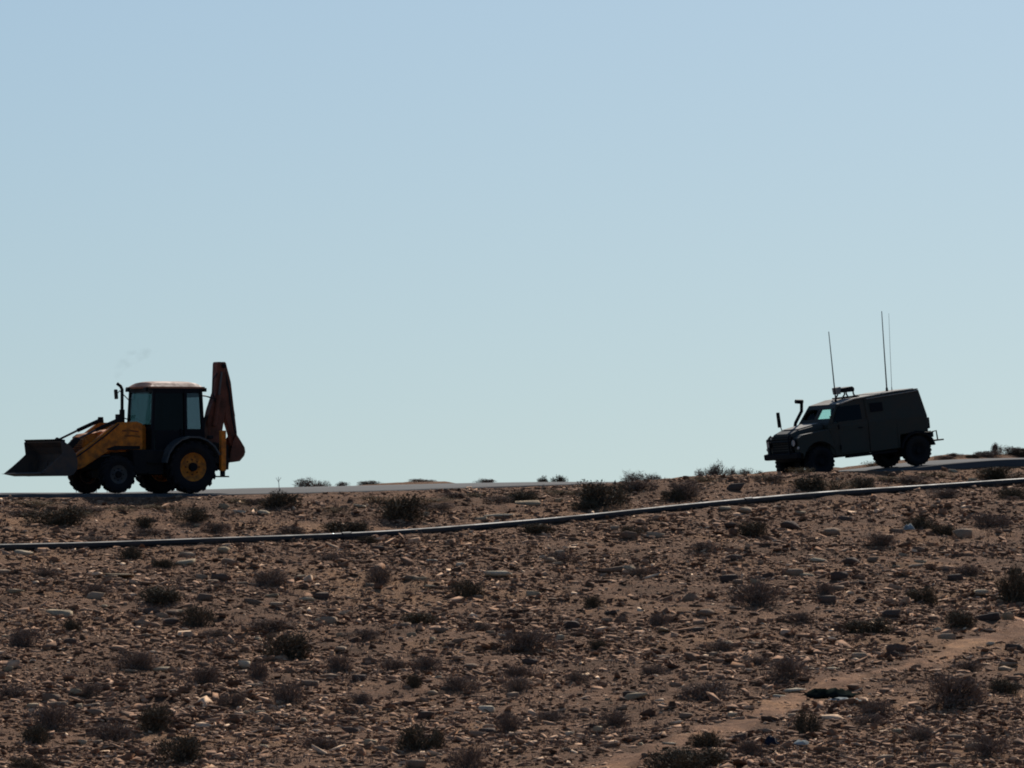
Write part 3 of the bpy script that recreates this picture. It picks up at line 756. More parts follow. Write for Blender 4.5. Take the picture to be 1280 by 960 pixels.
# ------------------------------------------------------------------ backhoe loader
def backhoe():
    x0, y0 = P0; z0 = float(road_z(np.array([0.0]), np.array([0.0]))[0])
    T = thing('backhoe_loader', 'yellow backhoe loader with raised folded boom and wide front bucket on the road', 'backhoe loader', (x0, y0, z0 - .005), (0, 0, math.pi + ANG))
    # wheels
    RW, FW = .68, .485
    for s in (1, -1):
        wheel(T, (0, s * .93, RW), RW, .42, .37, M['rim_y'], s, 18, .05, .13)
        wheel(T, (2.08, s * .93, FW), FW, .30, .24, M['rim_g'], s, 16, .035, .10)
    # chassis and axles
    b = BM(); prism(b, [(-1.05, .62), (2.5, .62), (2.75, .75), (2.75, 1.02), (-1.05, 1.02)], -.38, .38); finish(b, 'chassis', M['black'], T, .02)
    b = BM(); tube(b, [(0, -.75, RW), (0, .75, RW)], .16, 12); box(b, -.25, .25, -.25, .25, .45, .9); finish(b, 'rear_axle', M['black'], T)
    b = BM(); tube(b, [(2.08, -.8, FW), (2.08, .8, FW)], .09, 10); box(b, 1.93, 2.23, -.3, .3, .4, .66); finish(b, 'front_axle', M['black'], T)
    for s in (1, -1):
        b = BM(); prism(b, [(.72, .48), (1.52, .48), (1.58, .6), (1.58, 1.12), (.72, 1.12)], min(s * .40, s * .86), max(s * .40, s * .86)); finish(b, 'side_tank', M['black'], T, .03)
        b = BM(); box(b, .80, 1.2, min(s * .80, s * .98), max(s * .80, s * .98), .50, .53); box(b, .80, 1.2, min(s * .80, s * .95), max(s * .80, s * .95), .78, .81); finish(b, 'step', M['black'], T)
    # bonnet and nose
    b = BM(); prism(b, [(.98, 1.02), (2.72, 1.02), (2.80, 1.15), (2.78, 1.42), (2.62, 1.52), (1.9, 1.64), (.98, 1.76)], -.42, .42); finish(b, 'bonnet', M['yellow'], T, .05, seg=2)
    b = BM()
    for k in range(7): box(b, 2.785, 2.81, -.33, .33, 1.08 + k * .045, 1.10 + k * .045)
    finish(b, 'grille', M['black'], T)
    b = BM(); tube(b, [(1.36, -.32, 1.65), (1.36, -.32, 2.2), (1.36, -.32, 2.68), (1.40, -.32, 2.76), (1.50, -.32, 2.83)], .042, 10); ex = finish(b, 'exhaust_stack', M['black'], T, smooth=True)
    b = BM(); tube(b, [(1.36, -.32, 1.70), (1.36, -.32, 2.16)], .07, 12); finish(b, 'silencer', M['black'], ex)
    # loader arms
    arm = [(1.22, 1.12), (1.22, 1.78), (1.38, 1.84), (1.92, 1.82), (2.10, 1.70), (2.83, 1.17), (3.17, .95), (3.24, .80), (3.20, .66), (3.05, .60), (2.88, .66), (2.58, .84), (2.18, 1.08), (1.9, 1.12)]
    for s in (1, -1):
        ya, yb = sorted((s * .50, s * .64))
        b = BM(); prism(b, arm, ya, yb); A = finish(b, 'loader_arm', M['yellow'], T, .015)
        if s > 0:
            b = BM()   # worn dark lettering band on the arm's side
            prism(b, [(1.34, 1.60), (1.58, 1.63), (1.80, 1.62), (1.80, 1.585), (1.56, 1.59), (1.34, 1.565)], yb + .002, yb + .005)
            prism(b, [(1.30, 1.47), (1.52, 1.50), (1.74, 1.49), (1.72, 1.45), (1.50, 1.46), (1.30, 1.43)], yb + .002, yb + .005)
            finish(b, 'side_marking', M['decal'], A)
            b = BM(); prism(b, [(1.3, 1.22), (2.0, 1.22), (2.25, 1.14), (2.18, 1.10), (1.3, 1.14)], yb + .002, yb + .012); finish(b, 'wear_plate', M['black'], A)
        yc = s * .44
        b = BM(); tube(b, [(1.35, yc, 1.02), (2.05, yc, .98)], .06, 10); L = finish(b, 'lift_ram', M['black'], T)
        b = BM(); tube(b, [(2.0, yc, .982), (2.7, yc, .90)], .03, 8); finish(b, 'ram_rod', M['chrome'], L)
        yc = s * .57
        b = BM(); tube(b, [(1.84, yc, 1.90), (2.50, yc, 1.62)], .052, 10); L = finish(b, 'tilt_ram', M['black'], T)
        b = BM(); tube(b, [(2.48, yc, 1.63), (3.08, yc, 1.36)], .028, 8); finish(b, 'ram_rod', M['chrome'], L)
        b = BM(); prism(b, [(2.95, 1.38), (3.08, 1.44), (3.38, 1.18), (3.36, 1.08), (3.2, 1.12)], yc - .04, yc + .04); finish(b, 'tilt_link', M['black'], T)
        b = BM(); prism(b, [(1.78, 1.80), (1.95, 1.80), (1.90, 1.97), (1.80, 1.97)], yc - .05, yc + .05); finish(b, 'ram_bracket', M['black'], T)
        b = BM(); tube(b, [(1.9, s * .66, 1.78), (2.25, s * .67, 1.5), (2.8, s * .67, 1.12), (3.1, s * .66, .92)], .018, 6); finish(b, 'hose', M['hose'], T)
    b = BM(); tube(b, [(2.62, -.5, 1.0), (2.62, .5, 1.0)], .07, 10); finish(b, 'cross_tube', M['yellow'], T)
    # front bucket
    HWD = 1.13
    outer = [(4.30, .51), (3.95, .455), (3.60, .44), (3.40, .48), (3.30, .60), (3.28, .80), (3.34, 1.02), (3.48, 1.20), (3.70, 1.335)]
    inner = [(3.69, 1.30), (3.51, 1.17), (3.38, 1.0), (3.325, .80), (3.345, .63), (3.43, .52), (3.60, .48), (3.95, .49), (4.28, .525)]
    b = BM(); prism(b, outer + inner, -HWD, HWD); BK = finish(b, 'front_bucket', M['bucket'], T)
    side = [(4.30, .515), (3.95, .452), (3.60, .437), (3.40, .477), (3.297, .60), (3.277, .80), (3.337, 1.023), (3.478, 1.204), (3.70, 1.338), (3.74, 1.30), (3.70, 1.00), (3.86, .86), (4.08, .68)]
    for s in (1, -1):
        ya, yb = sorted((s * (HWD + .002), s * (HWD + .028))); b = BM(); prism(b, side, ya, yb); finish(b, 'side_plate', M['bucket'], BK)
    b = BM(); prism(b, [(4.38, .508), (4.20, .475), (4.0, .438), (4.0, .453), (4.20, .488)], -HWD - .035, HWD + .035); finish(b, 'cutting_edge', M['bucket'], BK)
    b = BM(); prism(b, [(3.62, 1.30), (3.73, 1.342), (3.75, 1.38), (3.62, 1.36)], -HWD, HWD); finish(b, 'top_rail', M['black'], BK)
    for yy in (-.6, 0, .6):
        b = BM(); prism(b, [(3.36, .75), (3.30, 1.02), (3.16, .98), (3.14, .70), (3.30, .55)], yy - .03, yy + .03); finish(b, 'hinge_plate', M['bucket'], BK)
    # cab
    zb, zs, zt = 1.0, 1.62, 2.70
    yb_, yt_ = .76, .70
    xf0, xf1, xr0, xr1 = 1.02, .94, -.46, -.38        # front / rear edge, bottom and top
    def ly(z): return yb_ + (yt_ - yb_) * (z - zb) / (zt - zb)
    def lf(z): return xf0 + (xf1 - xf0) * (z - zb) / (zt - zb)
    def lr(z): return xr0 + (xr1 - xr0) * (z - zb) / (zt - zb)
    b = BM(); prism(b, [(-.48, .98), (1.03, .98), (1.01, 1.60), (.7, 1.02), (-.1, 1.02), (-.2, 1.5), (-.46, 1.5)], -.74, .74); finish(b, 'cab_floor', M['cabblack'], T)
    def post(z0_, z1_, fx, w_, name='cab_post'):
        for s in (1, -1):
            b = BM(); r_ = w_ / 2
            p0 = Vector((fx(z0_), s * ly(z0_), z0_)); p1 = Vector((fx(z1_), s * ly(z1_), z1_))
            v = []
            for p in (p0, p1):
                for dx, dy in ((-r_, -r_), (r_, -r_), (r_, r_), (-r_, r_)): v.append(b.verts.new(p + Vector((dx, dy, 0))))
            for f in ((0, 3, 2, 1), (4, 5, 6, 7), (0, 1, 5, 4), (1, 2, 6, 5), (2, 3, 7, 6), (3, 0, 4, 7)): b.faces.new([v[i] for i in f])
            finish(b, name, M['cabblack'], T)
    post(zb, zt, lambda z: lf(z), .07); post(zb, zt, lambda z: .06, .08); post(zb, zt, lambda z: lr(z), .075)
    for bxs in ((xf1 - .04, xf1 + .03, -yt_, yt_, zt - .10, zt), (xr1 - .03, xr1 + .04, -yt_, yt_, zt - .22, zt), (xr1 + .042, xf1 - .042, yt_ - .04, yt_ + .03, zt - .12, zt), (xr1 + .042, xf1 - .042, -yt_ - .03, -yt_ + .04, zt - .12, zt), (.96, 1.02, -.74, .74, 1.60, 1.72)):
        b = BM(); box(b, *bxs); finish(b, 'cab_rail', M['cabblack'], T)
    b = BM(); g = []          # domed roof cap
    for i in range(13):
        row = []
        for j in range(11):
            u, v = -1 + 2 * i / 12, -1 + 2 * j / 10
            row.append(b.verts.new((.285 + .775 * u, .75 * v, 2.745 + .145 * (1 - abs(u) ** 6) ** .6 * (1 - abs(v) ** 3) ** .7)))
        g.append(row)
    for i in range(12):
        for j in range(10): b.faces.new([g[i][j], g[i + 1][j], g[i + 1][j + 1], g[i][j + 1]])
    rim_ = [g[i][0] for i in range(13)] + [g[12][j] for j in range(1, 11)] + [g[i][10] for i in range(11, -1, -1)] + [g[0][j] for j in range(9, 0, -1)]
    lowv = [b.verts.new((v.co.x * .985, v.co.y * .985, 2.702)) for v in rim_]; n = len(rim_)
    for k in range(n): b.faces.new([rim_[k], lowv[k], lowv[(k + 1) % n], rim_[(k + 1) % n]])
    b.faces.new(lowv[::-1]); finish(b, 'cab_roof', M['roofw'], T)
    b = BM(); quad(b, [(lf(1.70) + .01, -.70, 1.70), (lf(1.70) + .01, .70, 1.70), (lf(2.62) + .01, .66, 2.62), (lf(2.62) + .01, -.66, 2.62)], .006); finish(b, 'windscreen', M['glass_ws'], T)
    b = BM(); quad(b, [(-.45, -.70, 1.60), (-.45, .70, 1.60), (-.40, .66, 2.56), (-.40, -.66, 2.56)], .006); finish(b, 'rear_window', M['glass_q'], T)
    for s in (1, -1):
        b = BM(); q = [(.10, s * ly(1.12), 1.12), (lf(1.12) - .03, s * ly(1.12), 1.12), (lf(2.64) - .03, s * ly(2.64), 2.64), (.10, s * ly(2.64), 2.64)]
        quad(b, q if s > 0 else q[::-1], .006); D = finish(b, 'cab_door', M['glass_door'] if s > 0 else M['glass_q'], T)
        b = BM(); yy = s * (ly(1.5) + .02); tube(b, [(.20, yy, 1.50), (.20, yy + s * .03, 1.55), (.20, yy, 1.66)], .014, 6); finish(b, 'handle', M['cabblack'], D)
        b = BM()
        quad(b, [(.12, s * (ly(1.1) + .008), 1.10), (.92, s * (ly(1.1) + .008), 1.10), (.92, s * (ly(1.62) + .008), 1.62), (.12, s * (ly(1.62) + .008), 1.62)], .008)
        finish(b, 'door_panel', M['cabblack'], D)
        b = BM(); q = [(lr(1.66) + .04, s * ly(1.66), 1.66), (.02, s * ly(1.66), 1.66), (.02, s * ly(2.60), 2.60), (lr(2.60) + .04, s * ly(2.60), 2.60)]
        quad(b, q if s > 0 else q[::-1], .006); finish(b, 'quarter_window', M['glass_q'], T)
        b = BM(); prism(b, [(-.46, 1.0), (.06, 1.0), (.06, 1.66), (-.44, 1.66)], min(s * .70, s * .77), max(s * .70, s * .77)); finish(b, 'lower_panel', M['cabblack'], T)
    # seat, wheel and console inside
    b = BM(); box(b, .0, .45, -.26, .26, 1.35, 1.50); prism(b, [(-.02, 1.45), (.12, 1.45), (.02, 2.20), (-.12, 2.20)], -.25, .25); box(b, .08, .38, -.2, .2, 1.02, 1.35); finish(b, 'seat', M['cabblack'], T, .03)
    b = BM(); box(b, .72, .98, -.30, .70, 1.1, 1.78); tube(b, [(.72, 0, 1.5), (.60, 0, 1.82)], .04, 8)
    for k in range(14):
        a, a2 = 2 * math.pi * k / 14, 2 * math.pi * (k + 1) / 14
        tube(b, [(.60 + .06 * math.cos(a), .2 * math.sin(a), 1.83 + .05 * math.cos(a)), (.60 + .06 * math.cos(a2), .2 * math.sin(a2), 1.83 + .05 * math.cos(a2))], .014, 5)
    finish(b, 'console', M['cabblack'], T)
    # a person at the controls is a thing of its own and does not show; fenders:
    for s in (1, -1):
        b = BM(); arc = []; arc2 = []
        for k in range(9):
            a = R(8 + 172 * k / 8 * .86); arc.append((.80 * math.cos(a) * 1.02, RW + .80 * math.sin(a))); arc2.append((.755 * math.cos(a) * 1.02, RW + .755 * math.sin(a)))
        prism(b, arc + arc2[::-1], min(s * .70, s * 1.16), max(s * .70, s * 1.16)); finish(b, 'rear_fender', M['fender'], T)
        b = BM(); prism(b, [(-.42, 1.44), (.5, 1.44), (.62, 1.2), (.5, .95), (-.42, .95)], min(s * .66, s * .71), max(s * .66, s * .71)); finish(b, 'inner_guard', M['black'], T)
        b = BM(); box(b, -.56, -.44, min(s * .95, s * 1.12), max(s * .95, s * 1.12), 1.40, 1.49); finish(b, 'tail_lamp', M['black'], T, .015)
    # lamps and mirrors
    for s in (1, -1):
        b = BM(); tube(b, [(.96, s * .74, 2.40), (1.14, s * .95, 2.66), (1.17, s * 1.0, 2.60)], .015, 6); A = finish(b, 'mirror_arm', M['cabblack'], T) if s < 0 else b.free()
        if s < 0:
            b = BM(); prism(b, [(1.19, 2.44), (1.22, 2.44), (1.24, 2.68), (1.21, 2.70)], -1.10, -.93); MR = finish(b, 'mirror', M['cabblack'], T, .01)
            b = BM(); prism(b, [(1.178, 2.46), (1.188, 2.46), (1.208, 2.67), (1.198, 2.68)], -1.085, -.945); finish(b, 'mirror_glass', M['mirror'], MR)
        b = BM(); tube(b, [(1.0, s * .62, 1.90), (1.16, s * .86, 1.98)], .02, 6); box(b, 1.12, 1.24, s * .92 - .09, s * .92 + .09, 1.93, 2.05)
        if s < 0: finish(b, 'side_lamp', M['cabblack'], T, .01)
        else: b.free()
        for xx, nm in ((1.06, 'work_lamp'), (-.60, 'work_lamp')):
            b = BM(); box(b, xx, xx + .07, s * .55 - .08, s * .55 + .08, 2.62, 2.72); finish(b, nm, M['cabblack'], T, .01)
    # rear frame and kingpost
    b = BM(); box(b, -1.02, -.84, -1.05, 1.05, .62, .78); box(b, -1.02, -.84, -1.05, 1.05, 1.10, 1.24); box(b, -1.0, -.86, -1.05, -.88, .78, 1.10); box(b, -1.0, -.86, .88, 1.05, .78, 1.10); finish(b, 'rear_frame', M['black'], T)
    b = BM(); prism(b, [(-.98, .60), (-1.42, .62), (-1.46, .95), (-1.32, 1.30), (-.98, 1.32)], -.22, .22); finish(b, 'kingpost', M['black'], T, .02)
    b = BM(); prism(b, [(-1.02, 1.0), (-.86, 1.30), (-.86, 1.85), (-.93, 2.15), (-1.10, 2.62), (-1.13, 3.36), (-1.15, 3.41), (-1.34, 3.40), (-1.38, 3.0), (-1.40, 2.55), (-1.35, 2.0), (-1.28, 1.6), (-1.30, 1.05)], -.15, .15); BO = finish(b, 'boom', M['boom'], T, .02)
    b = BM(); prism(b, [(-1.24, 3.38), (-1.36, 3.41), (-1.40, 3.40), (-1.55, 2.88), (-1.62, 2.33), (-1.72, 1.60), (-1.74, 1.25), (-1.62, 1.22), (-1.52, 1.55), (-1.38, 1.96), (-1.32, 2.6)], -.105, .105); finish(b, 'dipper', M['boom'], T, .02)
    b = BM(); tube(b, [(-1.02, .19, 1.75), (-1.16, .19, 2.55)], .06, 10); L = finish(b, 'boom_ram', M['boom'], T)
    b = BM(); tube(b, [(-1.15, .19, 2.5), (-1.24, .19, 3.15)], .03, 8); finish(b, 'ram_rod', M['chrome'], L)
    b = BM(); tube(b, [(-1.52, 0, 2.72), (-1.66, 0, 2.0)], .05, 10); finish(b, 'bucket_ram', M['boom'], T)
    for px_, pz_, r_ in ((-1.30, 3.30, .055), (-1.04, 1.20, .06), (-1.16, 2.55, .045), (-1.68, 1.40, .045)):
        b = BM(); tube(b, [(px_, -.20, pz_), (px_, .20, pz_)], r_, 12); finish(b, 'pivot_pin', M['black'], T)
    for k in range(2):
        b = BM(); o_ = .112 + .0 * k; tube(b, [(-1.30 - .05 * k, o_, 3.25), (-1.46 - .03 * k, o_, 2.7), (-1.56 - .03 * k, o_, 2.0), (-1.66 - .02 * k, o_, 1.55)], .014, 6); finish(b, 'hose', M['hose'], T)
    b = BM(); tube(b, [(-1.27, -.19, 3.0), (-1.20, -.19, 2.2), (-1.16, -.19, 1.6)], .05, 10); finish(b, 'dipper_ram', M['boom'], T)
    # digging bucket curled under the dipper
    bo = [(-1.64, 1.52), (-1.74, 1.38), (-1.86, 1.20), (-1.88, 1.08), (-1.85, .98), (-1.72, .84), (-1.50, .81), (-1.43, .85)]
    bi = [(-1.45, .89), (-1.51, .85), (-1.70, .88), (-1.81, 1.00), (-1.84, 1.08), (-1.82, 1.19), (-1.70, 1.36), (-1.61, 1.49)]
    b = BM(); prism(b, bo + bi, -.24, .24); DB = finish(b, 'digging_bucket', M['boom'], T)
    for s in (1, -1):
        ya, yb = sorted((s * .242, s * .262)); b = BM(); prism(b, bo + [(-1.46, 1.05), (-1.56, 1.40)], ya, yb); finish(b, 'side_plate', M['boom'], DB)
    for k in range(4):
        yy = -.20 + k * .133; b = BM(); prism(b, [(-1.45, .80), (-1.38, .90), (-1.44, .92), (-1.50, .84)], yy - .03, yy + .03); finish(b, 'tooth', M['bucket'], DB)
    b = BM(); tube(b, [(-1.10, .16, 2.30), (-.96, .20, 2.62), (-.98, .20, 2.95), (-1.12, .15, 3.10)], .018, 6); finish(b, 'hose', M['hose'], T)
    b = BM(); tube(b, [(-.44, .25, 2.54), (-.75, .22, 2.52), (-1.1, .16, 2.44)], .02, 6); finish(b, 'boom_stay', M['hose'], T)
    for k in range(3):
        b = BM(); tube(b, [(-.9, -.1 + .1 * k, 1.1), (-.72, -.1 + .1 * k, 1.5), (-.84, -.08 + .08 * k, 1.9), (-1.0, -.08 + .08 * k, 2.2)], .018, 6); finish(b, 'hose', M['hose'], T)
    # stabiliser legs
    for s in (1, -1):
        ya, yb = sorted((s * .96, s * 1.10))
        b = BM(); box(b, -.93, -.79, ya, yb, .58, 1.62); SL = finish(b, 'stabiliser_leg', M['yellow'], T, .012)
        b = BM(); box(b, -.91, -.81, ya + .02, yb - .02, .44, .60); finish(b, 'inner_leg', M['black'], SL)
        b = BM(); prism(b, [(-1.0, .42), (-.62, .42), (-.66, .455), (-.98, .455)], ya - .05, yb + .05); finish(b, 'foot', M['black'], SL)
    return T
backhoe()

# exhaust smoke drifting from the loader's stack
def smoke():
    ex = Vector((P0[0] - 1.40 * EX - .32 * EY * -1 * -1, P0[1] - 1.40 * EY, 0))
    zt = .474 + 2.86
    c = Vector((P0[0] - 1.474, P0[1] - .42, .474 + 2.86))
    bm = BM(); path_ = [(0, -.05), (-.02, .14), (.04, .34), (.24, .54), (.52, .70), (.90, .84)]; rad = [.04, .09, .17, .25, .30, .20]
    rings = []
    for (dx, dz), r_ in zip(path_, rad):
        rings.append([bm.verts.new((c.x + dx + r_ * math.cos(2 * math.pi * k / 10) * .8, c.y + r_ * 1.3 * math.sin(2 * math.pi * k / 10), c.z + dz + r_ * math.cos(2 * math.pi * k / 10) * -.35)) for k in range(10)])
    for i in range(len(rings) - 1):
        for k in range(10): bm.faces.new([rings[i][k], rings[i][(k + 1) % 10], rings[i + 1][(k + 1) % 10], rings[i + 1][k]])
    bm.faces.new(rings[0][::-1]); bm.faces.new(rings[-1])
    m = bpy.data.materials.new('smoke'); m.use_nodes = True; t = m.node_tree; t.nodes.clear()
    o_ = t.nodes.new('ShaderNodeOutputMaterial'); pv = t.nodes.new('ShaderNodeVolumePrincipled')
    pv.inputs['Color'].default_value = (.06, .06, .065, 1)
    tc = t.nodes.new('ShaderNodeTexCoord'); n = t.nodes.new('ShaderNodeTexNoise'); n.inputs['Scale'].default_value = 4.2; n.inputs['Detail'].default_value = 5
    mr = t.nodes.new('ShaderNodeMapRange'); mr.inputs['From Min'].default_value = .48; mr.inputs['From Max'].default_value = .72; mr.inputs['To Max'].default_value = 0.45
    t.links.new(tc.outputs['Object'], n.inputs['Vector']); t.links.new(n.outputs['Fac'], mr.inputs['Value']); t.links.new(mr.outputs[0], pv.inputs['Density']); t.links.new(pv.outputs[0], o_.inputs['Volume'])
    o = finish(bm, 'exhaust_smoke', m, None, smooth=True); o['kind'] = 'stuff'; o['label'] = 'faint grey smoke drifting from the loader exhaust'; o['category'] = 'smoke'
smoke()

# ------------------------------------------------------------------ armoured vehicle
def armoured():
    WB = 3.10
    tr = 21.9                                     # rear axle along the road
    za = float(road_z(np.array([tr]), np.array([0.]))[0]); zf = float(road_z(np.array([tr - WB]), np.array([0.]))[0])
    pitch = math.atan2(za - zf, WB)
    roll = -float(np.interp(tr - WB / 2, CT, CZ)) / 6.0
    T = thing('armoured_vehicle', 'dark olive armoured four wheel drive with tall antennas facing downhill on the road', 'military vehicle', (P0[0] + tr * EX, P0[1] + tr * EY, za - .01), (roll, pitch, math.pi + ANG + R(1)))
    RW = .42
    for s in (1, -1):
        for xx in (0, WB): wheel(T, (xx, s * .76, RW), RW, .26, .22, M['oliveblk'], s, 22, .022, .09, 5)
    def loft(name, secs, m, bevel=.02, parent=T):
        b = BM(); rings = [[b.verts.new((x, y, z)) for y, z in pts] for x, pts in secs]; n = len(rings[0])
        for i in range(len(rings) - 1):
            for k in range(n): b.faces.new([rings[i][k], rings[i + 1][k], rings[i + 1][(k + 1) % n], rings[i][(k + 1) % n]])
        b.faces.new(rings[0]); b.faces.new(rings[-1][::-1])
        return finish(b, name, m, parent, bevel)
    def sec(zl, zw, wl, ww, zt, wt):
        return [(-wl, zl), (-ww, zw), (-wt, zt), (wt, zt), (ww, zw), (wl, zl)]
    def plate(name, pts, th, m, parent=T, bevel=0):
        b = BM(); quad(b, pts, th); return finish(b, name, m, parent, bevel)
    WT, WW = .765, .86                            # half width at the roof and at the waist
    def yw(z): return WW + (WT - WW) * (z - 1.32) / (2.07 - 1.32) if z > 1.32 else WW
    # rear crew box
    H = loft('crew_box', [(-.40, sec(.90, 1.32, .84, WW, 1.36, .853)), (-.26, sec(.90, 1.32, .84, WW, 2.07, WT)), (.50, sec(.90, 1.32, .84, WW, 2.07, WT)),
                          (.52, sec(.54, 1.32, .84, WW, 2.069, WT)), (1.50, sec(.52, 1.32, .84, WW, 2.00, WT))], M['olive'])
    # lower body of the cab
    loft('cab_body', [(1.503, sec(.525, 1.31, .838, .858, 1.42, .84)), (2.60, sec(.525, 1.31, .838, .858, 1.42, .84)), (2.74, sec(.60, 1.25, .80, .85, 1.43, .80))], M['olive'])
    # roof plate over box and cab
    b = BM(); prism(b, [(-.245, 2.073), (.50, 2.073), (1.50, 2.004), (1.80, 1.985), (2.32, 1.885), (2.34, 1.915), (1.80, 2.02), (1.50, 2.035), (.50, 2.098), (-.25, 2.098)], -.757, .757); RF = finish(b, 'roof', M['olive_top'], T, .006)
    b = BM(); prism(b, [(-.20, 2.10), (1.0, 2.07), (1.0, 2.082), (-.20, 2.112)], -.60, .60); finish(b, 'roof_panel', M['olive_top'], RF)
    for s in (1, -1):
        def P(x, z, o=0): return (x, s * (yw(z) + o), z)
        # posts
        plate('cab_post', [P(2.56, 1.42, -.05), P(2.72, 1.42, -.05), P(2.36, 1.90, -.05), P(2.24, 1.90, -.05)], .06 * s, M['olive'])
        plate('cab_post', [P(1.50, 1.42, -.05), P(1.66, 1.42, -.05), P(1.66, 1.99, -.05), P(1.50, 1.99, -.05)], .05 * s, M['olive'])
        plate('window_header', [P(1.66, 1.84, -.05), P(2.36, 1.84, -.05), P(2.28, 1.90, -.05), P(1.66, 1.985, -.05)], .045 * s, M['olive'])
        D = plate('cab_door', [P(1.62, .60, .004), P(2.44, .60, .004), P(2.44, 1.44, .004), P(1.62, 1.44, .004)], .02 * s, M['olive'])
        plate('window', [P(1.66, 1.44, -.03), P(2.58, 1.44, -.03), P(2.36, 1.84, -.03), P(1.66, 1.84, -.03)], .02 * s, M['glass_dark'] if s > 0 else M['glass_arm'], D)
        b = BM(); tube(b, [P(1.70, 1.22, .03), P(1.84, 1.22, .03)], .014, 6); finish(b, 'handle', M['oliveblk'], D)
        b = BM()
        for zz in (.75, 1.3): tube(b, [P(2.45, zz - .06, .02), P(2.45, zz + .06, .02)], .02, 6)
        finish(b, 'hinge', M['oliveblk'], D)
        # small windows of the crew box: dark armoured panes in frames
        for xa, xb in ((.98, 1.38),):
            F = plate('window_frame', [P(xa - .04, 1.56, .001), P(xb + .04, 1.56, .001), P(xb + .04, 1.88, .001), P(xa - .04, 1.88, .001)], .018 * s, M['olive'])
            plate('pane', [P(xa, 1.60, .021), P(xb, 1.60, .021), P(xb, 1.84, .021), P(xa, 1.84, .021)], .008 * s, M['oliveblk'], F)
        for xx in (.56, 1.46):
            plate('seam_strip', [P(xx, .60, .002), P(xx + .035, .60, .002), P(xx + .035, 1.30, .002), P(xx, 1.30, .002)], .012 * s, M['olive'])
        plate('waist_strip', [P(-.36, 1.335, .003), P(1.49, 1.335, .003), P(1.49, 1.365, .003), P(-.36, 1.365, .003)], .014 * s, M['olive'])
        b = BM(); tube(b, [P(-.20, 2.04, .03), P(1.46, 1.97, .03)], .014, 6); finish(b, 'gutter', M['olive_top'], T)
        # rear arch flare
        b = BM(); arc, arc2 = [], []
        for k in range(9):
            a = R(10 + 160 * k / 8); arc.append((.56 * math.cos(a), RW + .02 + .52 * math.sin(a))); arc2.append((.50 * math.cos(a), RW + .02 + .46 * math.sin(a)))
        prism(b, arc + arc2[::-1], min(s * .60, s * .90), max(s * .60, s * .90)); finish(b, 'arch_flare', M['oliveblk'], T)
        # front fender with its arch
        ya, yb = sorted((s * .56, s * .86))
        arch = [(WB + .52 * math.cos(R(a)), RW + .05 + .50 * math.sin(R(a))) for a in range(10, 171, 20)]
        b = BM(); prism(b, [(3.72, .70), (3.74, 1.12), (3.6, 1.20), (2.76, 1.27), (2.745, .60)][:4] + arch[::-1] + [(3.64, .70)], ya, yb); finish(b, 'front_fender', M['olive'], T, .015)
        # headlights in round bezels
        b = BM(); tube(b, [(3.74, s * .64, 1.00), (3.785, s * .64, 1.00)], .11, 16); HL = finish(b, 'headlight', M['oliveblk'], T)
        b = BM(); tube(b, [(3.786, s * .64, 1.00), (3.796, s * .64, 1.00)], .085, 16); finish(b, 'lens', M['lamp'], HL)
        b = BM(); tube(b, [(3.72, s * .80, .86), (3.76, s * .80, .86)], .04, 10); finish(b, 'indicator', M['lamp'], T)
        # windscreen half
        fr = lambda yy, u: (2.675 + (2.33 - 2.675) * u, s * yy, 1.43 + (1.90 - 1.43) * u)
        plate('windscreen', [fr(.07, .20), fr(.66, .20), fr(.62, .78), fr(.07, .78)], .02 * s, M['glass_arm'] if s > 0 else M['glass_dark'])
        # side step and tank
        b = BM(); box(b, .62, 2.2, min(s * .62, s * .80), max(s * .62, s * .80), .44, .515); finish(b, 'side_step', M['oliveblk'], T, .01)
        b = BM(); tube(b, [(-.5, s * .45, .62), (3.5, s * .42, .62)], .06, 6); finish(b, 'chassis_rail', M['oliveblk'], T)
    fr = lambda yy, u: (2.68 + (2.335 - 2.68) * u, yy, 1.43 + (1.90 - 1.43) * u)
    plate('windscreen_frame', [fr(-.78, -.02), fr(.78, -.02), fr(.765, .22), fr(-.765, .22)], .03, M['olive'])
    plate('windscreen_frame', [fr(-.735, .76), fr(.735, .76), fr(.71, 1.0), fr(-.71, 1.0)], .03, M['olive'])
    plate('windscreen_frame', [fr(-.08, .222), fr(.08, .222), fr(.08, .758), fr(-.08, .758)], .03, M['olive'])
    # bonnet, grille, bumper
    loft('bonnet', [(2.75, [(-.57, 1.0), (-.60, 1.34), (-.50, 1.44), (.50, 1.44), (.60, 1.34), (.57, 1.0)]), (3.48, [(-.57, .9), (-.58, 1.24), (-.48, 1.335), (.48, 1.335), (.58, 1.24), (.57, .9)]),
                    (3.72, [(-.56, .8), (-.56, 1.17), (-.46, 1.25), (.46, 1.25), (.56, 1.17), (.56, .8)])], M['olive'], .02)
    b = BM(); prism(b, [(2.82, 1.447), (3.46, 1.349), (3.46, 1.362), (2.82, 1.46)], -.42, .42); finish(b, 'bonnet_lid', M['olive_top'], T)
    b = BM(); box(b, 3.725, 3.76, -.52, .52, .74, 1.18); G = finish(b, 'grille', M['oliveblk'], T, .01)
    for k in range(6):
        b = BM(); box(b, 3.762, 3.775, -.48, .48, .80 + k * .065, .825 + k * .065); finish(b, 'slat', M['olive'], G)
    b = BM()
    for yy in (-.50, .50): tube(b, [(3.76, yy, .66), (3.84, yy, .72), (3.85, yy, 1.18), (3.78, yy, 1.22)], .026, 8)
    tube(b, [(3.85, -.50, 1.05), (3.85, .50, 1.05)], .022, 8); finish(b, 'brush_guard', M['oliveblk'], T)
    b = BM(); prism(b, [(3.72, .56), (3.84, .58), (3.85, .73), (3.72, .75)], -.88, .88); finish(b, 'front_bumper', M['oliveblk'], T, .02)
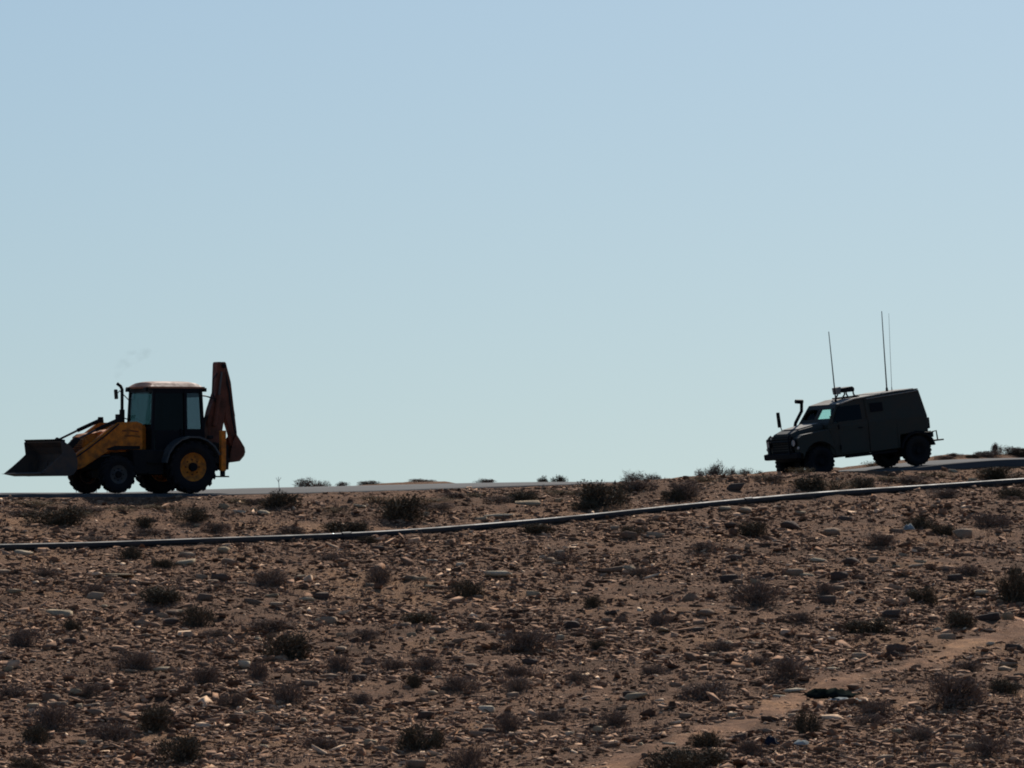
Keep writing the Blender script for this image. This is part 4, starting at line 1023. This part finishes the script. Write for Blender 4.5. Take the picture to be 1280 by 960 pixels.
    b = BM(); prism(b, [(3.50, .72), (3.71, .76), (3.71, .56), (3.54, .48)], -.55, .55); finish(b, 'skid_plate', M['oliveblk'], T)
    # mirrors on the fenders, snorkel on the far windscreen post
    b = BM(); tube(b, [(3.18, -.84, 1.22), (3.20, -.90, 1.42), (3.20, -.94, 1.62)], .014, 6); finish(b, 'mirror_arm', M['oliveblk'], T)
    b = BM(); prism(b, [(3.19, 1.42), (3.23, 1.42), (3.24, 1.82), (3.21, 1.84)], -1.02, -.86); finish(b, 'mirror', M['oliveblk'], T, .012)
    b = BM(); tube(b, [(2.84, -.80, 1.30), (2.78, -.80, 1.50), (2.56, -.79, 1.80), (2.53, -.79, 2.04)], .045, 10); tube(b, [(2.50, -.79, 2.05), (2.72, -.79, 2.08)], .062, 10, .055); finish(b, 'snorkel', M['oliveblk'], T)
    b = BM(); tube(b, [(2.66, .84, 1.42), (2.72, .96, 1.50)], .012, 6); prism(b, [(2.70, 1.44), (2.74, 1.44), (2.74, 1.62), (2.71, 1.62)], .92, 1.04); finish(b, 'mirror', M['olive'], T)
    # hatch stand on the roof: a plate on four legs with a box beside it
    b = BM(); prism(b, [(1.44, 2.195), (1.76, 2.195), (1.80, 2.25), (1.76, 2.32), (1.48, 2.34), (1.42, 2.28)], -.22, .22); HS = finish(b, 'hatch_cover', M['oliveblk'], T, .015)
    for xx in (1.46, 1.74):
        for yy in (-.18, .18):
            b = BM(); tube(b, [(xx + (.10 if xx > 1.6 else -.06), yy, 2.03), (xx, yy, 2.14), (xx, yy, 2.20)], .022, 6); finish(b, 'leg', M['oliveblk'], HS)
    b = BM(); prism(b, [(1.80, 2.16), (1.90, 2.16), (1.92, 2.34), (1.78, 2.36)], -.16, .10); finish(b, 'sensor_box', M['olive_top'], HS, .01)
    b = BM(); n = 20
    for k in range(n):
        a, a2 = 2 * math.pi * k / n, 2 * math.pi * (k + 1) / n
        tube(b, [(1.60 + .34 * math.cos(a), .40 * math.sin(a), 2.055), (1.60 + .34 * math.cos(a2), .40 * math.sin(a2), 2.055)], .022, 5)
    finish(b, 'hatch_ring', M['oliveblk'], T)
    # antennas
    def antenna(x, y, z, h, r, lean):
        b = BM(); tube(b, [(x, y, z - .02), (x, y, z + .10)], r * 2.0, 8, r * 1.5); A = finish(b, 'antenna', M['oliveblk'], T)
        b = BM(); tube(b, [(x, y, z + .08), (x + lean * .45, y, z + h * .5), (x + lean, y, z + h)], r, 6, r * .55); finish(b, 'whip', M['oliveblk'], A)
    antenna(2.08, .25, 1.95, 1.93, .020, .0)
    antenna(.33, .10, 2.10, 2.18, .020, -.09)
    antenna(.17, .10, 2.10, 2.10, .007, -.15)
    # rear: door, spare box, step and tow hitch
    b = BM(); prism(b, [(-.405, .95), (-.43, .95), (-.43, 1.37), (-.30, 2.02), (-.275, 2.02), (-.405, 1.37)], -.62, .62); RD = finish(b, 'rear_door', M['olive'], T)
    b = BM(); tube(b, [(-.445, -.2, 1.3), (-.445, .0, 1.3)], .015, 6); finish(b, 'handle', M['oliveblk'], RD)
    b = BM(); box(b, -.56, -.44, .30, .70, .98, 1.28); box(b, -.53, -.47, .40, .60, 1.279, 1.31); finish(b, 'jerrycan', M['olive'], T, .02)
    b = BM(); box(b, -.54, -.41, -.86, .86, .74, .89); RB = finish(b, 'rear_bumper', M['oliveblk'], T, .015)
    b = BM()
    for yy in (.45, .75): tube(b, [(-.56, yy, .88), (-.70, yy, .90), (-.72, yy, .66)], .022, 6)
    box(b, -.86, -.56, .36, .84, .62, .66); finish(b, 'rear_step', M['oliveblk'], T)
    for s in (1, -1):
        b = BM(); box(b, -.43, -.403, s * .76 - .05, s * .76 + .05, .98, 1.2); finish(b, 'tail_lamp', M['oliveblk'], T)
    b = BM(); tube(b, [(0, -.7, RW), (0, .7, RW)], .07, 8); box(b, -.16, .16, -.05, .25, RW - .14, RW + .14); finish(b, 'rear_axle', M['oliveblk'], T)
    b = BM(); tube(b, [(WB, -.7, RW), (WB, .7, RW)], .07, 8); box(b, WB - .16, WB + .16, -.30, 0, RW - .14, RW + .14); finish(b, 'front_axle', M['oliveblk'], T)
    # seats inside the cab
    for yy in (-.38, .38):
        b = BM(); prism(b, [(1.56, 1.43), (1.66, 1.43), (1.60, 1.74), (1.53, 1.74)], yy - .16, yy + .16); finish(b, 'seat', M['oliveblk'], T, .02)
    return T
armoured()
